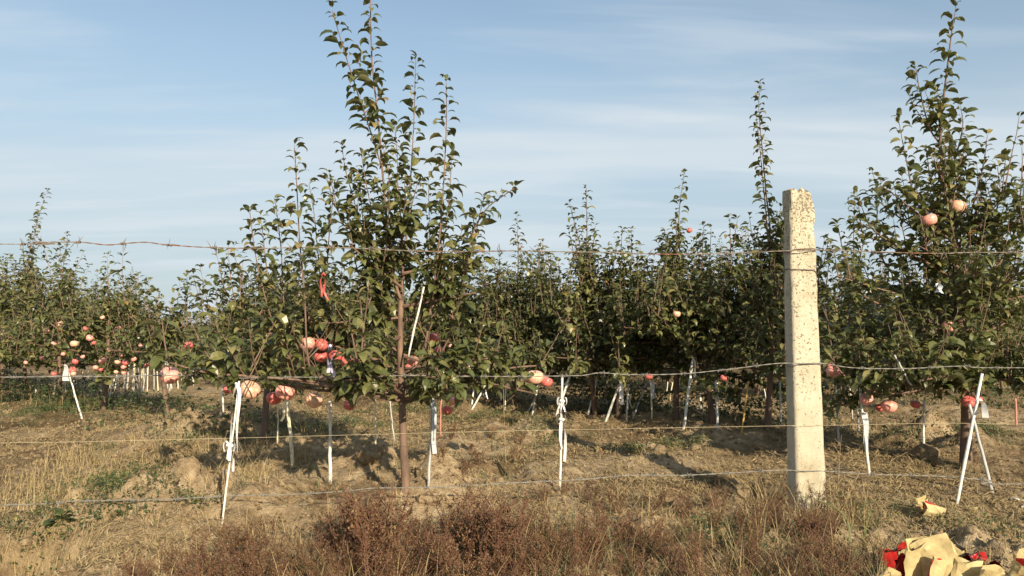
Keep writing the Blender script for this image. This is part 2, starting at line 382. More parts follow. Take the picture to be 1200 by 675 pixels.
# ------------------------------------------------------------------ leaves
def leaf_template(e0, e1, fold, width, seg, petiole=.26, curl=0.0):
    """blade of length 1 along +X that arches from slope e0 to e1 (degrees), folded along the midrib"""
    V = []; F3 = []; F4 = []
    px = petiole * math.cos(R_(e0)); pz = petiole * math.sin(R_(e0))
    ts = np.linspace(0, 1, seg + 1); p = np.array((px, 0, pz)); mid = [p.copy()]
    for k in range(seg):
        a = R_(e0 + (e1 - e0) * ((k + .5) / seg)); p = p + np.array((math.cos(a), 0, math.sin(a))) / seg; mid.append(p.copy())
    prof = lambda t: width * math.sin(PI * min(1, t ** .78)) ** .8
    V.append(mid[0]); prev = None
    for k in range(1, seg):
        w = prof(ts[k]); a = R_(e0 + (e1 - e0) * ts[k]); up = np.array((-math.sin(a), 0, math.cos(a)))
        b = len(V); V += [mid[k] + np.array((0, w, 0)) + up * w * fold, mid[k], mid[k] + np.array((0, -w, 0)) + up * w * (fold + curl)]
        if prev is None: F3 += [(0, b + 1, b), (0, b + 2, b + 1)]
        else: F4 += [(prev, prev + 1, b + 1, b), (prev + 1, prev + 2, b + 2, b + 1)]
        prev = b
    b = len(V); V.append(mid[-1]); F3 += [(prev, prev + 1, b), (prev + 1, prev + 2, b)]
    if petiole > 0 and seg > 2:          # leaf stalk
        b = len(V); V += [(0, .012, 0), (0, -.012, 0), (px, -.012, pz), (px, .012, pz)]; F4 += [(b, b + 1, b + 2, b + 3)]
    V = np.array(V)
    return V, np.array(F3), np.array(F4) if F4 else np.zeros((0, 4), int)
NEAR = [leaf_template(42, -62, .42, .23, 4), leaf_template(32, -80, .34, .25, 4), leaf_template(52, -48, .5, .22, 4, curl=-.2),
        leaf_template(24, -62, .28, .26, 4, curl=.2), leaf_template(50, -88, .55, .24, 4), leaf_template(15, -48, .24, .25, 4, curl=-.3)]
FAR = [leaf_template(45, -45, .4, .30, 2, .22), leaf_template(25, -65, .3, .33, 2, .22), leaf_template(55, -20, .5, .29, 2, .22)]
class Leaves:
    def __init__(s): s.p = []; s.a = []
    def add(s, p, az, pitch, roll, size, tint): s.p.append(p); s.a.append((az, pitch, roll, size, tint))
    def arr(s): return np.array(s.p).reshape(-1, 3), np.array(s.a).reshape(-1, 5)
def rotm(az, pitch, roll):
    ca, sa, cp, sp, cr, sr = np.cos(az), np.sin(az), np.cos(pitch), np.sin(pitch), np.cos(roll), np.sin(roll)
    R = np.empty((len(az), 3, 3))                      # Rz(az) Ry(-pitch) Rx(roll)
    R[:, 0, 0] = ca * cp; R[:, 0, 1] = -sa * cr - ca * sp * sr; R[:, 0, 2] = sa * sr - ca * sp * cr
    R[:, 1, 0] = sa * cp; R[:, 1, 1] = ca * cr - sa * sp * sr; R[:, 1, 2] = -ca * sr - sa * sp * cr
    R[:, 2, 0] = sp; R[:, 2, 1] = cp * sr; R[:, 2, 2] = cp * cr
    return R
def emit(geo, P, A, templates, rng, mat):
    if len(P) == 0: return
    which = rng.integers(0, len(templates), len(P)); R = rotm(A[:, 0], A[:, 1], A[:, 2]) * A[:, 3][:, None, None]
    for k, (V, F3, F4) in enumerate(templates):
        m = which == k; n = int(m.sum())
        if not n: continue
        W = np.einsum('nij,vj->nvi', R[m], V) + P[m][:, None, :]
        off = (np.arange(n) * len(V))[:, None, None]
        geo.add(W.reshape(-1, 3), [(F3[None] + off).reshape(-1, 3), (F4[None] + off).reshape(-1, 4) if len(F4) else np.zeros((0, 4), int)], mat, np.repeat(A[m][:, 4], len(V)))
GOLD = 2.39996
def seglen(P): return np.concatenate(([0], np.cumsum(np.linalg.norm(np.diff(P, axis=0), axis=1))))
def leaves_on(LV, P, rng, spacing=.026, start=.08, size=.078, az0=None):
    s = seglen(P); n = max(2, int((s[-1] * (1 - start)) / spacing)); az = rng.uniform(0, 6.28) if az0 is None else az0
    for k in range(n):
        f = start + (1 - start) * (k + rng.uniform(-.3, .3)) / n; f = min(max(f, 0), 1)
        q = np.array([np.interp(f * s[-1], s, P[:, c]) for c in range(3)])
        az += GOLD + rng.normal(0, .35)
        sz = size * rng.uniform(.55, 1.18) * (1 - .38 * max(0, (f - .78) / .22)) * (1 if f > .15 else .8)
        LV.add(q, az, rng.normal(.0, .25) + .25 * max(0, (f - .85) / .15), rng.normal(0, .35), sz, np.clip(rng.beta(2, 2.6), 0, .98) if rng.random() > .012 else rng.uniform(.97, 1))
    for _ in range(3):                     # tuft at the shoot's tip
        LV.add(P[-1], rng.uniform(0, 6.28), rng.uniform(.3, .9), rng.normal(0, .3), size * rng.uniform(.45, .7), rng.uniform(.5, .95))
def spur(LV, q, rng, size=.075, n=None):
    for k in range(n or rng.integers(4, 8)):
        LV.add(q + rng.normal(0, .012, 3), rng.uniform(0, 6.28), rng.normal(-.05, .35), rng.normal(0, .4), size * rng.uniform(.6, 1.12), np.clip(rng.beta(2, 3), 0, .98))
def shoot_poly(p, d, length, rng, up=.5, n=7):
    P = [np.array(p, float)]; d = np.array(d, float); d /= np.linalg.norm(d)
    for k in range(n - 1):
        d = d + np.array((0, 0, up / n)) + rng.normal(0, .035, 3); d /= np.linalg.norm(d); P.append(P[-1] + d * length / (n - 1))
    return np.array(P)
def scaffold(LV, stems, rng, trunk_xy, z0, z1, n, spread, shoots, slen, leafsize, spacing, az_list=None):
    """side limbs that leave the trunk, flatten out and carry upright shoots and spur clusters"""
    for k in range(n):
        f = (k + rng.uniform(0, .7)) / n; z = z0 + (z1 - z0) * f; az = k * GOLD + rng.normal(0, .3)
        L = spread * (1.05 - .55 * f) * rng.uniform(.7, 1.15); el = rng.uniform(-.42, .2) + .65 * f
        P = shoot_poly((*trunk_xy(z), z), (math.cos(az) * math.cos(el), math.sin(az) * math.cos(el), math.sin(el)), L, rng, .28 - .5 * (1 - f) * rng.random(), 7)
        stems.append((P, .0085 * (1.1 - .4 * f), .003))
        s = seglen(P)
        for m_ in range(shoots):
            ff = rng.uniform(.2, 1); q = np.array([np.interp(ff * s[-1], s, P[:, c]) for c in range(3)])
            a2 = az + rng.normal(0, .9); tl = rng.uniform(.05, .55)
            S = shoot_poly(q, (math.cos(a2) * tl, math.sin(a2) * tl, 1), slen * rng.uniform(.35, 1.1), rng, .4, 6)
            stems.append((S, .0038, .0014)); leaves_on(LV, S, rng, spacing, .05, leafsize)
        for m_ in range(int(L / .045)):
            ff = rng.uniform(.12, 1); q = np.array([np.interp(ff * s[-1], s, P[:, c]) for c in range(3)])
            spur(LV, q + np.array((0, 0, rng.uniform(-.03, .03))), rng, leafsize * 1.0)
def rand_tree(seed, H, spread=.8, n=16, shoots=5, leafsize=.078, spacing=.027, spires=2):
    rng = np.random.default_rng(seed); LV = Leaves(); stems = []
    bend = rng.normal(0, .04, 2); txy = lambda z: (bend[0] * math.sin(z * 1.7), bend[1] * math.sin(z * 1.9))
    zt = min(H * .6, 1.15); trunk = np.array([(*txy(z), z) for z in np.linspace(-.06, zt, 9)])
    scaffold(LV, stems, rng, txy, .37, min(.95, max(.68, H * .50)), n, spread, shoots, .40, leafsize, spacing)
    for k in range(spires + 4):
        a = rng.uniform(0, 6.28); t = .06 if k == 0 else rng.uniform(.12, .38)
        z = zt if k == 0 else zt * rng.uniform(.75, 1)
        S = shoot_poly((*txy(z), z), (math.cos(a) * t, math.sin(a) * t, 1), (H - z) * (1 if k == 0 else rng.uniform(.78, .95) if k < spires else rng.uniform(.2, .55)), rng, .25, 9)
        stems.append((S, .007, .0016)); leaves_on(LV, S, rng, .0155, .0, leafsize * .98)
        for q in S[0:2]:
            for _ in range(2):
                a2 = rng.uniform(0, 6.28); T = shoot_poly(q, (math.cos(a2) * .8, math.sin(a2) * .8, 1), rng.uniform(.12, .3), rng, .5, 4)
                stems.append((T, .003, .0012)); leaves_on(LV, T, rng, spacing, .05, leafsize)
    return trunk, stems, LV
def trunk_geo(trunk, r0, r1, sides=8):
    n = len(trunk); f = np.linspace(0, 1, n); r = r0 + (r1 - r0) * f; r[0] *= 1.35
    return tube(trunk, r, sides)

# where the apples hang (pixel, size, depth, tone, label): the leaves leave them room
FR = 'apples on the front tree'; RT = 'apples on the tall right tree'
APPLES = [(199, 440, 22, 3.52, 'p', 'big pink apple alone at the far left end of the second wire', FR), (293, 457, 23, 3.5, 'c', 'big pale yellow-pink apple beside the ribboned stick', FR),
    (334, 460, 22, 3.52, 'p', 'big pink apple above the cream stake', FR), (321, 467, 17, 3.6, 'r', 'dark red apple tucked left of the big pink one over the cream stake', FR),
    (368, 469, 20, 3.55, 'c', 'pale apple just left of the straight white stake', FR), (409, 475, 13, 3.8, 'r', 'small pinkish red apple hanging low between the white stake and the trunk', FR),
    (267, 456, 12, 3.9, 'r', 'small dark red apple half hidden left of the ribboned stick', FR), (360, 403, 18, 3.5, 'p', 'pink apple at the upper left of the front tree\'s cluster', FR),
    (377, 404, 15, 3.52, 'r', 'red apple at the top of the cluster, touching the pink one', FR), (393, 417, 16, 3.55, 'r', 'red apple right of the lilac ribbon in the cluster', FR), (376, 418, 15, 3.56, 'r', 'red apple under the cluster\'s top pair, left of the lilac ribbon', FR),
    (407, 424, 16, 3.56, 'r', 'deep red apple lowest in the group left of the slanting stem', FR), (410, 413, 13, 3.6, 'r', 'red apple uppermost in the group left of the slanting stem', FR), (424, 423, 13, 3.56, 'r', 'red apple just right of the slanting stem', FR),
    (408, 452, 10, 3.75, 'r', 'small red apple below the second wire left of the trunk', FR), (451, 427, 10, 3.82, 'r', 'small red apple left of the trunk at the second wire', FR), (465, 429, 8, 3.84, 'r', 'tiny red apple touching the front trunk on the left', FR),
    (484, 423, 14, 3.66, 'p', 'peach pink apple just right of the front trunk', FR), (479, 430, 9, 3.82, 'r', 'small red apple under the peach one right of the trunk', FR), (508, 396, 13, 3.7, 'r', 'red apple right of the trunk, upper of a loose pair', FR), (515, 411, 12, 3.72, 'r', 'red apple right of the trunk, lower of a loose pair', FR),
    (530, 407, 9, 3.9, 'p', 'small pink apple right of the loose red pair', FR), (547, 431, 12, 3.72, 'c', 'single pale apple on the right low branch of the front tree', FR), (528, 470, 13, 3.75, 'p', 'upper of two touching apples beside the faded red stick', FR), (524, 481, 12, 3.77, 'r', 'lower of two touching apples beside the faded red stick', FR),
    (464, 453, 7, 3.85, 'r', 'very small apple at the fork low on the front trunk', FR),
    (627, 442, 19, 3.93, 'c', 'brightest and biggest of three clustered apples in the middle', FR), (616, 449, 14, 3.99, 'p', 'left apple of the three clustered in the middle', FR), (640, 447, 15, 4.0, 'r', 'right, darker apple of the three clustered in the middle', FR),
    (760, 441, 9, 5.7, 'r', 'small red apple on the middle row over a white strip', None), (848, 443, 8, 5.0, 'r', 'dull red apple in the shade over the upright grey stake', None), (793, 368, 9, 5.3, 'c', 'small bright peach apple high on the middle row', None), (808, 270, 7, 5.9, 'r', 'tiny red apple on the narrow spire left of the post', None),
    (977, 436, 17, 4.35, 'p', 'pink apple close to the right side of the concrete post', RT), (972, 427, 9, 4.5, 'r', 'small dark red apple above the pink one by the post', RT), (1016, 468, 15, 4.2, 'p', 'left of the twin apples right of the post', RT), (1042, 476, 17, 4.18, 'p', 'right of the twin apples right of the post', RT), (1031, 478, 10, 4.3, 'r', 'small red apple squeezed between the twin apples', RT),
    (1073, 474, 11, 4.4, 'r', 'dull red apple over the straight white stake in shadow', RT), (1089, 258, 17, 4.15, 'p', 'pink apple high in the tall right tree', RT), (1122, 243, 19, 4.25, 'c', 'yellowish apple at the very top of the tall right tree\'s trunk', RT), (1111, 383, 14, 4.15, 'p', 'shaded pink apple deep in the tall right tree\'s crown', RT), (1116, 398, 10, 4.25, 'r', 'dark apple right below the shaded pink one in the tall right tree', RT),  # the yellowish one is a leaf-like paper scrap, stood in for by an apple mesh
    (1135, 471, 15, 4.05, 'r', 'dark red apple at the tie of the crossed stakes, left one', RT), (1146, 468, 11, 4.1, 'r', 'dark red apple at the tie of the crossed stakes, right one', RT),
    (221, 405, 10, 5.3, 'r', 'lone red apple in the leaves above the biggest left apple', None), (352, 351, 8, 4.3, 'c', 'small pale apple high in the left part of the front tree', FR), (530, 372, 6, 4.4, 'r', 'tiny red apple high at the right of the front tree', FR),
    (70, 380, 8, 6.9, 'c', 'topmost of the small pale apples on the far left trees', None), (105, 396, 8, 6.4, 'p', 'small apple right of centre among those on the far left trees', None), (87, 403, 9, 6.5, 'c', 'largest of the small pale apples on the far left trees', None)]
TINY = [(63, 403, 6), (30, 425, 5), (55, 388, 5), (165, 405, 5), (172, 428, 5), (120, 372, 5), (97, 418, 5), (140, 384, 5), (85, 434, 8), (86, 438, 6), (88, 424, 7), (120, 423, 8), (138, 424, 7), (147, 425, 7), (145, 430, 6), (157, 421, 6), (112, 431, 6), (63, 438, 6), (145, 437, 5), (100, 385, 5), (128, 410, 5), (136, 436, 5), (118, 433, 5), (110, 402, 5), (74, 415, 5), (49, 419, 5), (142, 416, 5)]
def tiny_depth(px): return float(np.interp(px, [40, 80, 120, 160], [6.9, 6.5, 6.2, 6.0]))
def room_for_apples(P, A, base):
    W = P + np.asarray(base) + np.column_stack((np.cos(A[:, 0]), np.sin(A[:, 0]), 0 * A[:, 0])) * (A[:, 3] * .6)[:, None]
    ok = np.ones(len(P), bool)
    for px, py, dpx, d, *_ in APPLES + [(a_, b_, c_, tiny_depth(a_)) for a_, b_, c_ in TINY]:
        c = at(px, py, d); r = dpx * d / FPX / 2
        tocam = np.array((0, 0, CZ)) - c
        for dirv, L in ((tocam / np.linalg.norm(tocam), (.35 if dpx > 11 else .2) if d < 4.9 else .7), (np.array(SUNV), (.4 if dpx > 14 else .15) if d < 4.9 else .12)):
            t = np.clip((W - c) @ dirv, 0, L); dist = np.linalg.norm(W - c - t[:, None] * dirv, axis=1)
            ok &= dist > r * .9 + .018
    for z in np.arange(.35, 1.08, .04):    # the front trunk stands clear of leaves
        c = mbase + np.array([np.interp(z, MTRUNK[:, 2], MTRUNK[:, k]) for k in (0, 1, 2)]); dv = np.array((0, 0, CZ)) - c; dv /= np.linalg.norm(dv)
        t = np.clip((W - c) @ dv, 0, .6); ok &= np.linalg.norm(W - c - t[:, None] * dv, axis=1) > .040
    return ok

# leaves that are objects of their own share these meshes
LEAF_MESH = [one(V, [F3, F4], 'leaf', M_leaf_o) for V, F3, F4 in NEAR]
def single_leaves(root, P, A, idx, rng, brs=()):
    R = rotm(A[:, 0], A[:, 1], A[:, 2])
    for k in idx:
        o = bpy.data.objects.new('leaf', LEAF_MESH[int(rng.integers(0, len(LEAF_MESH)))]); col.objects.link(o)
        near = min(brs, key=lambda b: ((b[0] - P[k]) ** 2).sum(1).min()) if brs else None
        o.parent = near[1] if near and ((near[0] - P[k]) ** 2).sum(1).min() < .01 else root
        m = Matrix(R[k].tolist()).to_4x4(); m.translation = Vector(P[k].tolist())
        o.matrix_local = m @ Matrix.Scale(float(A[k, 3]), 4)
def build_tree(name, base, label, trunk, tr, limbs, stems, LV, rng, n_single=0, group=None, pick=None, templates=NEAR, sides=5):
    """base: world place; trunk, limbs and stems in tree space. limbs become branch children, stems go with the foliage"""
    t = thing(name, base, label, 'tree', group)
    obj('trunk', one(*trunk_geo(trunk, *tr), 'trunk', M_bark), t)
    brs = []
    for P, r0, r1 in limbs:
        brs.append((P, None)); brs[-1] = (P, obj('branch', one(*tube(P, np.linspace(r0, r1, len(P)), 6), 'branch', M_twig), t))
    P, A = LV.arr(); idx = np.zeros(0, int); ok = room_for_apples(P, A, base)
    if n_single:
        score = (pick(P) if pick else -P[:, 1]) - 99 * ~ok
        idx = np.argsort(-score)[:n_single]; single_leaves(t, P, A, idx, rng, brs)
    keep = ok.copy(); keep[idx] = False
    g = Geo()
    for S, r0, r1 in stems: g.add(*tube(S, np.linspace(r0, r1, len(S)), sides, False), 0)
    emit(g, P[keep], A[keep], templates, rng, 1)
    tag(obj('crown', g.mesh('crown', [M_twig, M_leaf], False), t), kind='stuff')
    return t

# ------------------------------------------------------------------ the big apple tree in front
rng = np.random.default_rng(11)
MB = gp(476, 573); MD = MB[1]; mbase = MB
def mstem(pts, d0=0, d1=0):               # photo pixels, offsets in depth from the trunk
    n = len(pts); return np.array([at(px, py, MD + d0 + (d1 - d0) * k / (n - 1)) - mbase for k, (px, py) in enumerate(pts)])
trunk = curve(np.vstack(([[0, 0, -.08]], mstem([(475, 560), (473, 520), (471, 470), (469, 410), (470, 352)]))), 16); MTRUNK = trunk
LV = Leaves(); limbs = []; stems = []
MAIN = [  # (pixels, depth at start, at end, radius at start, first leafy share)
    ([(470, 352), (464, 333), (456, 285), (450, 222), (443, 140), (436, 72), (434, 2), (435, -14)], 0, -.05, .011, .12),
    ([(447, 195), (434, 153), (420, 112), (407, 71), (396, 35), (389, 12)], -.03, -.18, .005, .05),
    ([(471, 348), (472, 318), (476, 285), (480, 228), (485, 142), (487, 72)], .02, .12, .008, .25),
    ([(472, 440), (495, 418), (506, 350), (513, 300), (519, 228), (523, 149), (523, 98)], .0, -.12, .009, .30),
    ([(505, 360), (512, 330), (522, 270), (527, 225), (529, 190)], -.05, .1, .006, .1),
    ([(474, 432), (505, 425), (525, 398), (538, 345), (548, 300), (556, 268), (570, 245), (586, 232), (603, 221)], .03, -.2, .008, .30),
    ([(540, 340), (552, 300), (560, 262), (566, 235)], -.05, .15, .005, .05),
    ([(466, 458), (415, 450), (372, 440), (361, 420), (357, 350), (351, 280), (348, 222), (345, 172)], -.02, -.3, .009, .42),
    ([(372, 440), (340, 420), (322, 385), (306, 330), (298, 290), (293, 250)], -.1, -.15, .006, .15),
    ([(470, 415), (452, 395), (440, 330), (426, 280), (415, 235), (405, 200), (401, 173)], 0, .18, .008, .3),
    ([(455, 400), (438, 355), (420, 320), (412, 280), (408, 245)], .05, -.15, .006, .2),
    ([(466, 445), (414, 440), (428, 370), (442, 322), (440, 270), (430, 220), (424, 184)], -.02, -.05, .008, .4),
    ([(470, 380), (450, 345), (432, 300), (425, 255), (421, 205)], 0, .25, .006, .2),
    ([(467, 430), (430, 425), (395, 390), (378, 340), (372, 290), (368, 250), (362, 215)], .05, .3, .007, .25),
    ([(395, 390), (385, 350), (384, 300), (388, 255), (392, 215)], .1, -.1, .006, .1),
    ([(372, 440), (345, 400), (332, 350), (330, 300), (326, 262), (322, 235)], -.05, .25, .006, .1),
    ([(474, 400), (492, 380), (500, 330), (503, 270), (502, 215)], 0, .3, .006, .15),
    ([(470, 360), (462, 320), (462, 260), (466, 200), (463, 150)], .02, .2, .006, .15),
    ([(455, 400), (450, 370), (447, 330), (452, 290), (456, 240), (455, 195)], .02, -.22, .006, .1),
]
first_stem = len(LV.p)
for pts, d0, d1, r, st in MAIN:
    P = curve(mstem(pts, d0, d1), 4 * len(pts)); limbs.append((P, r * .72, .0016)); leaves_on(LV, P, rng, .0125, st * .8, .078)
    s = seglen(P)
    for k in range(int(s[-1] / .22)):      # short side twigs lower down
        f = rng.uniform(st * .5, .36); q = np.array([np.interp(f * s[-1], s, P[:, c]) for c in range(3)])
        a = rng.uniform(0, 6.28); S = shoot_poly(q, (math.cos(a), math.sin(a), .8), rng.uniform(.08, .2), rng, .7, 4)
        stems.append((S, .003, .0012)); leaves_on(LV, S, rng, .026, .1, .08)
n_stem_leaves = len(LV.p)
LOW = [  # low fruiting branches
    ([(472, 470), (440, 463), (400, 455), (350, 446), (292, 441), (240, 436), (196, 424)], 0, -.40, .013),
    ([(472, 466), (430, 455), (385, 458), (340, 452), (300, 446), (262, 440)], 0, -.25, .010),
    ([(473, 472), (515, 458), (560, 440), (600, 431), (640, 428)], 0, .05, .011),
    ([(473, 455), (505, 440), (540, 425), (572, 420)], 0, -.2, .009),
    ([(471, 462), (455, 452), (430, 444), (405, 446)], 0, -.45, .008),
    ([(473, 468), (500, 462), (528, 456)], 0, -.35, .008),
    ([(470, 430), (420, 415), (360, 395), (300, 390)], .1, .1, .008),
    ([(470, 420), (400, 400), (330, 412), (255, 405)], .1, .35, .008),
]
for pts, d0, d1, r in LOW:
    P = curve(mstem(pts, d0, d1), 5 * len(pts)); limbs.append((P, r, .003)); s = seglen(P)
    for k in range(int(s[-1] / .021)):
        f = rng.uniform(.16, 1); q = np.array([np.interp(f * s[-1], s, P[:, c]) for c in range(3)])
        spur(LV, q + rng.normal(0, .03, 3) + np.array((0, 0, .02)), rng, .070)
    for k in range(int(s[-1] / .13)):
        f = rng.uniform(.3, 1); q = np.array([np.interp(f * s[-1], s, P[:, c]) for c in range(3)]); a = rng.uniform(0, 6.28)
        S = shoot_poly(q, (math.cos(a) * .7, math.sin(a) * .7, 1), rng.uniform(.12, .32), rng, .4, 5); stems.append((S, .0035, .0012)); leaves_on(LV, S, rng, .027, .05, .08)
scaffold(LV, stems, rng, lambda z: tuple(np.array([np.interp(z, trunk[:, 2], trunk[:, c]) for c in (0, 1)])), .56, 1.05, 11, .6, 3, .26, .074, .028)
def pick_main(P):
    s = np.where(np.arange(len(P)) < n_stem_leaves, 1.2, 0.0) * (P[:, 2] > .75) - P[:, 1] + .25 * np.maximum(P[:, 2] - 1.2, 0); return s
main_tree = build_tree('apple_tree', mbase, 'tall front apple tree with bare lower trunk and long shoots rising above the barbed wire', trunk, (.022, .012), limbs, stems, LV, rng, 300, pick=pick_main)

# ------------------------------------------------------------------ the tall tree at the right of the post
RB = gp(1131, 546); RD = RB[1]
def rstem(pts, d0=0, d1=0):
    n = len(pts); return np.array([at(px, py, RD + d0 + (d1 - d0) * k / (n - 1)) - RB for k, (px, py) in enumerate(pts)])
trunk = curve(np.vstack(([[0, 0, -.08]], rstem([(1132, 530), (1133, 480), (1131, 413), (1125, 371), (1121, 324), (1117, 260), (1108, 215)]))), 18)
LV = Leaves(); limbs = []; stems = []
RIGHT = [
    ([(1108, 215), (1102, 172), (1104, 130), (1109, 89), (1115, 40), (1120, 10)], 0, -.1, .010, .05),
    ([(1101, 168), (1089, 149), (1078, 107), (1073, 78)], 0, -.15, .005, .1),
    ([(1117, 262), (1095, 250), (1073, 231), (1062, 188), (1053, 140)], 0, -.2, .006, .2),
    ([(1118, 285), (1090, 262), (1060, 238), (1045, 226), (1031, 217)], 0, -.35, .007, .2),
    ([(1112, 235), (1118, 215), (1128, 182), (1134, 165)], 0, -.15, .005, .1),
    ([(1121, 300), (1135, 260), (1143, 231), (1153, 190), (1157, 160)], 0, -.1, .007, .15),
    ([(1122, 330), (1150, 290), (1165, 255), (1172, 225), (1169, 196)], 0, .15, .007, .2),
    ([(1124, 345), (1170, 310), (1190, 270), (1199, 230), (1198, 205)], 0, -.2, .007, .2),
    ([(1122, 330), (1090, 310), (1054, 290), (1022, 268), (1008, 238)], 0, -.3, .008, .25),
    ([(1126, 380), (1080, 350), (1045, 320), (1030, 290), (1034, 262)], 0, .1, .007, .25),
    ([(1127, 390), (1160, 350), (1185, 320), (1192, 290)], 0, -.35, .007, .2),
    ([(1124, 360), (1100, 330), (1080, 290), (1076, 255)], 0, .2, .006, .2),
    ([(1127, 390), (1070, 370), (1010, 345), (990, 300), (982, 265)], 0, -.1, .008, .3),
    ([(1108, 215), (1118, 190), (1128, 150), (1126, 125)], .02, .18, .006, .1),
    ([(1118, 275), (1104, 240), (1090, 205), (1086, 175)], 0, .25, .006, .15),
    ([(1128, 400), (1190, 370), (1215, 320), (1222, 270), (1220, 235)], 0, .05, .008, .25),
]
for pts, d0, d1, r, st in RIGHT:
    P = curve(rstem(pts, d0, d1), 4 * len(pts)); limbs.append((P, r, .0016)); leaves_on(LV, P, rng, .0135, st, .086); s = seglen(P)
    for k in range(int(s[-1] / .2)):
        f = rng.uniform(st * .5, .36); q = np.array([np.interp(f * s[-1], s, P[:, c]) for c in range(3)])
        a = rng.uniform(0, 6.28); S = shoot_poly(q, (math.cos(a), math.sin(a), .8), rng.uniform(.08, .22), rng, .7, 4)
        stems.append((S, .003, .0012)); leaves_on(LV, S, rng, .026, .1, .082)
n_stem_leaves = len(LV.p)
for pts, d0, d1, r in [([(1131, 440), (1085, 444), (1040, 450), (1005, 452), (972, 422)], 0, -.15, .011), ([(1130, 445), (1090, 455), (1040, 462), (1015, 455)], 0, -.35, .009),
                       ([(1131, 445), (1160, 440), (1200, 445), (1240, 440)], 0, -.3, .010), ([(1131, 430), (1180, 430), (1230, 425)], 0, .2, .009), ([(1130, 425), (1060, 425), (995, 420)], 0, .25, .009),
                       ([(1131, 450), (1128, 456), (1140, 455), (1150, 452)], 0, -.5, .008), ([(1131, 436), (1110, 440), (1080, 446)], 0, -.55, .008)]:
    P = curve(rstem(pts, d0, d1), 5 * len(pts)); limbs.append((P, r, .003)); s = seglen(P)
    for k in range(int(s[-1] / .025)):
        f = rng.uniform(.12, 1); q = np.array([np.interp(f * s[-1], s, P[:, c]) for c in range(3)]); spur(LV, q + rng.normal(0, .035, 3) + np.array((0, 0, .03)), rng, .08)
    for k in range(int(s[-1] / .09)):
        f = rng.uniform(.2, 1); q = np.array([np.interp(f * s[-1], s, P[:, c]) for c in range(3)]); a = rng.uniform(0, 6.28)
        S = shoot_poly(q, (math.cos(a) * .7, math.sin(a) * .7, 1), rng.uniform(.15, .45), rng, .4, 5); stems.append((S, .0035, .0012)); leaves_on(LV, S, rng, .027, .05, .082)
scaffold(LV, stems, rng, lambda z: tuple(np.array([np.interp(z, trunk[:, 2], trunk[:, c]) for c in (0, 1)])), .46, 1.25, 26, .84, 5, .36, .076, .027)
build_tree('apple_tree', RB, 'tall dense apple tree beyond the concrete post with one pink apple high among its shoots', trunk, (.034, .013), limbs, stems, LV, rng, 300, pick=pick_main)

# ------------------------------------------------------------------ the rows behind
def row_tree(k, y, H, seed, label, spread=.85, n=18, shoots=5, spires=2, singles=0, dx=0, group='apple trees in the rows behind the fence'):
    x = row_x(k, y) + dx; tr, st, lv = rand_tree(seed, H, spread, n, shoots, .08, .027, spires)
    r = np.random.default_rng(seed + 500); base = (x, y, gz(x, y))
    near = y < 9.5
    return build_tree('apple_tree', base, label, tr, (.024, .011), [], st, lv, r, singles, group, pick=lambda P: -P[:, 1] + .6 * P[:, 2], templates=NEAR if near else FAR, sides=4)
row_tree(0, 4.95, 1.45, 21, 'apple tree directly left of the front apple tree and a step behind it', .75, 18, 5, 1, 150)
row_tree(0, 6.0, .95, 22, 'lowest young apple tree where the treeline dips left of the front tree', .5, 10, 4, 1, 60)
row_tree(0, 7.0, 1.38, 23, 'low apple tree hung with small pale apples over the far left stakes', .8, 18, 5, 1, 60)
row_tree(0, 7.9, 1.68, 34, 'mid-height apple tree just inside the left picture edge', .85, 20, 5, 2, 60)
row_tree(0, 8.8, 2.30, 28, 'tall apple tree cut by the left edge of the picture', .9, 22, 5, 2)
row_tree(1, 5.45, 2.42, 24, 'tall apple tree just left of the concrete post with two high slender shoots', .85, 20, 5, 2, 150)
row_tree(1, 6.05, 1.95, 25, 'apple tree with a narrow spire carrying a tiny red apple left of the post', .85, 22, 5, 1, 60, .1)
row_tree(1, 6.65, 1.90, 26, 'apple tree in mid orchard with paired spires crossing the top barbed wire', .85, 22, 5, 2, 60, .15)
row_tree(1, 7.35, 1.78, 27, 'mid orchard apple tree whose single spire just reaches the top barbed wire', .85, 22, 5, 1, 60, .15)
row_tree(1, 8.1, 1.55, 30, 'apple tree filling the view just right of the front tree', .85, 20, 5, 2)
row_tree(1, 9.0, 1.5, 31, 'apple tree glimpsed straight behind the front tree', .85, 20, 5, 2)
row_tree(1, 5.75, 1.42, 41, 'short bushy apple tree between the two-shoot tree and the narrow spired one', .8, 18, 5, 1)
row_tree(1, 6.35, 1.5, 42, 'short bushy apple tree between the narrow spired one and the paired spires', .8, 18, 5, 2)
row_tree(1, 7.0, 1.45, 43, 'short bushy apple tree just behind the bow-tied stake', .8, 18, 5, 2)
row_tree(1, 7.7, 1.45, 44, 'short bushy apple tree behind the three clustered apples', .8, 18, 5, 2)
row_tree(2, 7.0, 2.0, 32, 'apple tree at the right picture edge behind the tall right one', .95, 20, 5, 2)
row_tree(2, 7.7, 2.05, 33, 'apple tree filling the gap between the post and the tall right tree', .95, 22, 5, 2)
row_tree(2, 8.4, 1.85, 35, 'apple tree mostly hidden behind the concrete post', .95, 20, 5, 2)
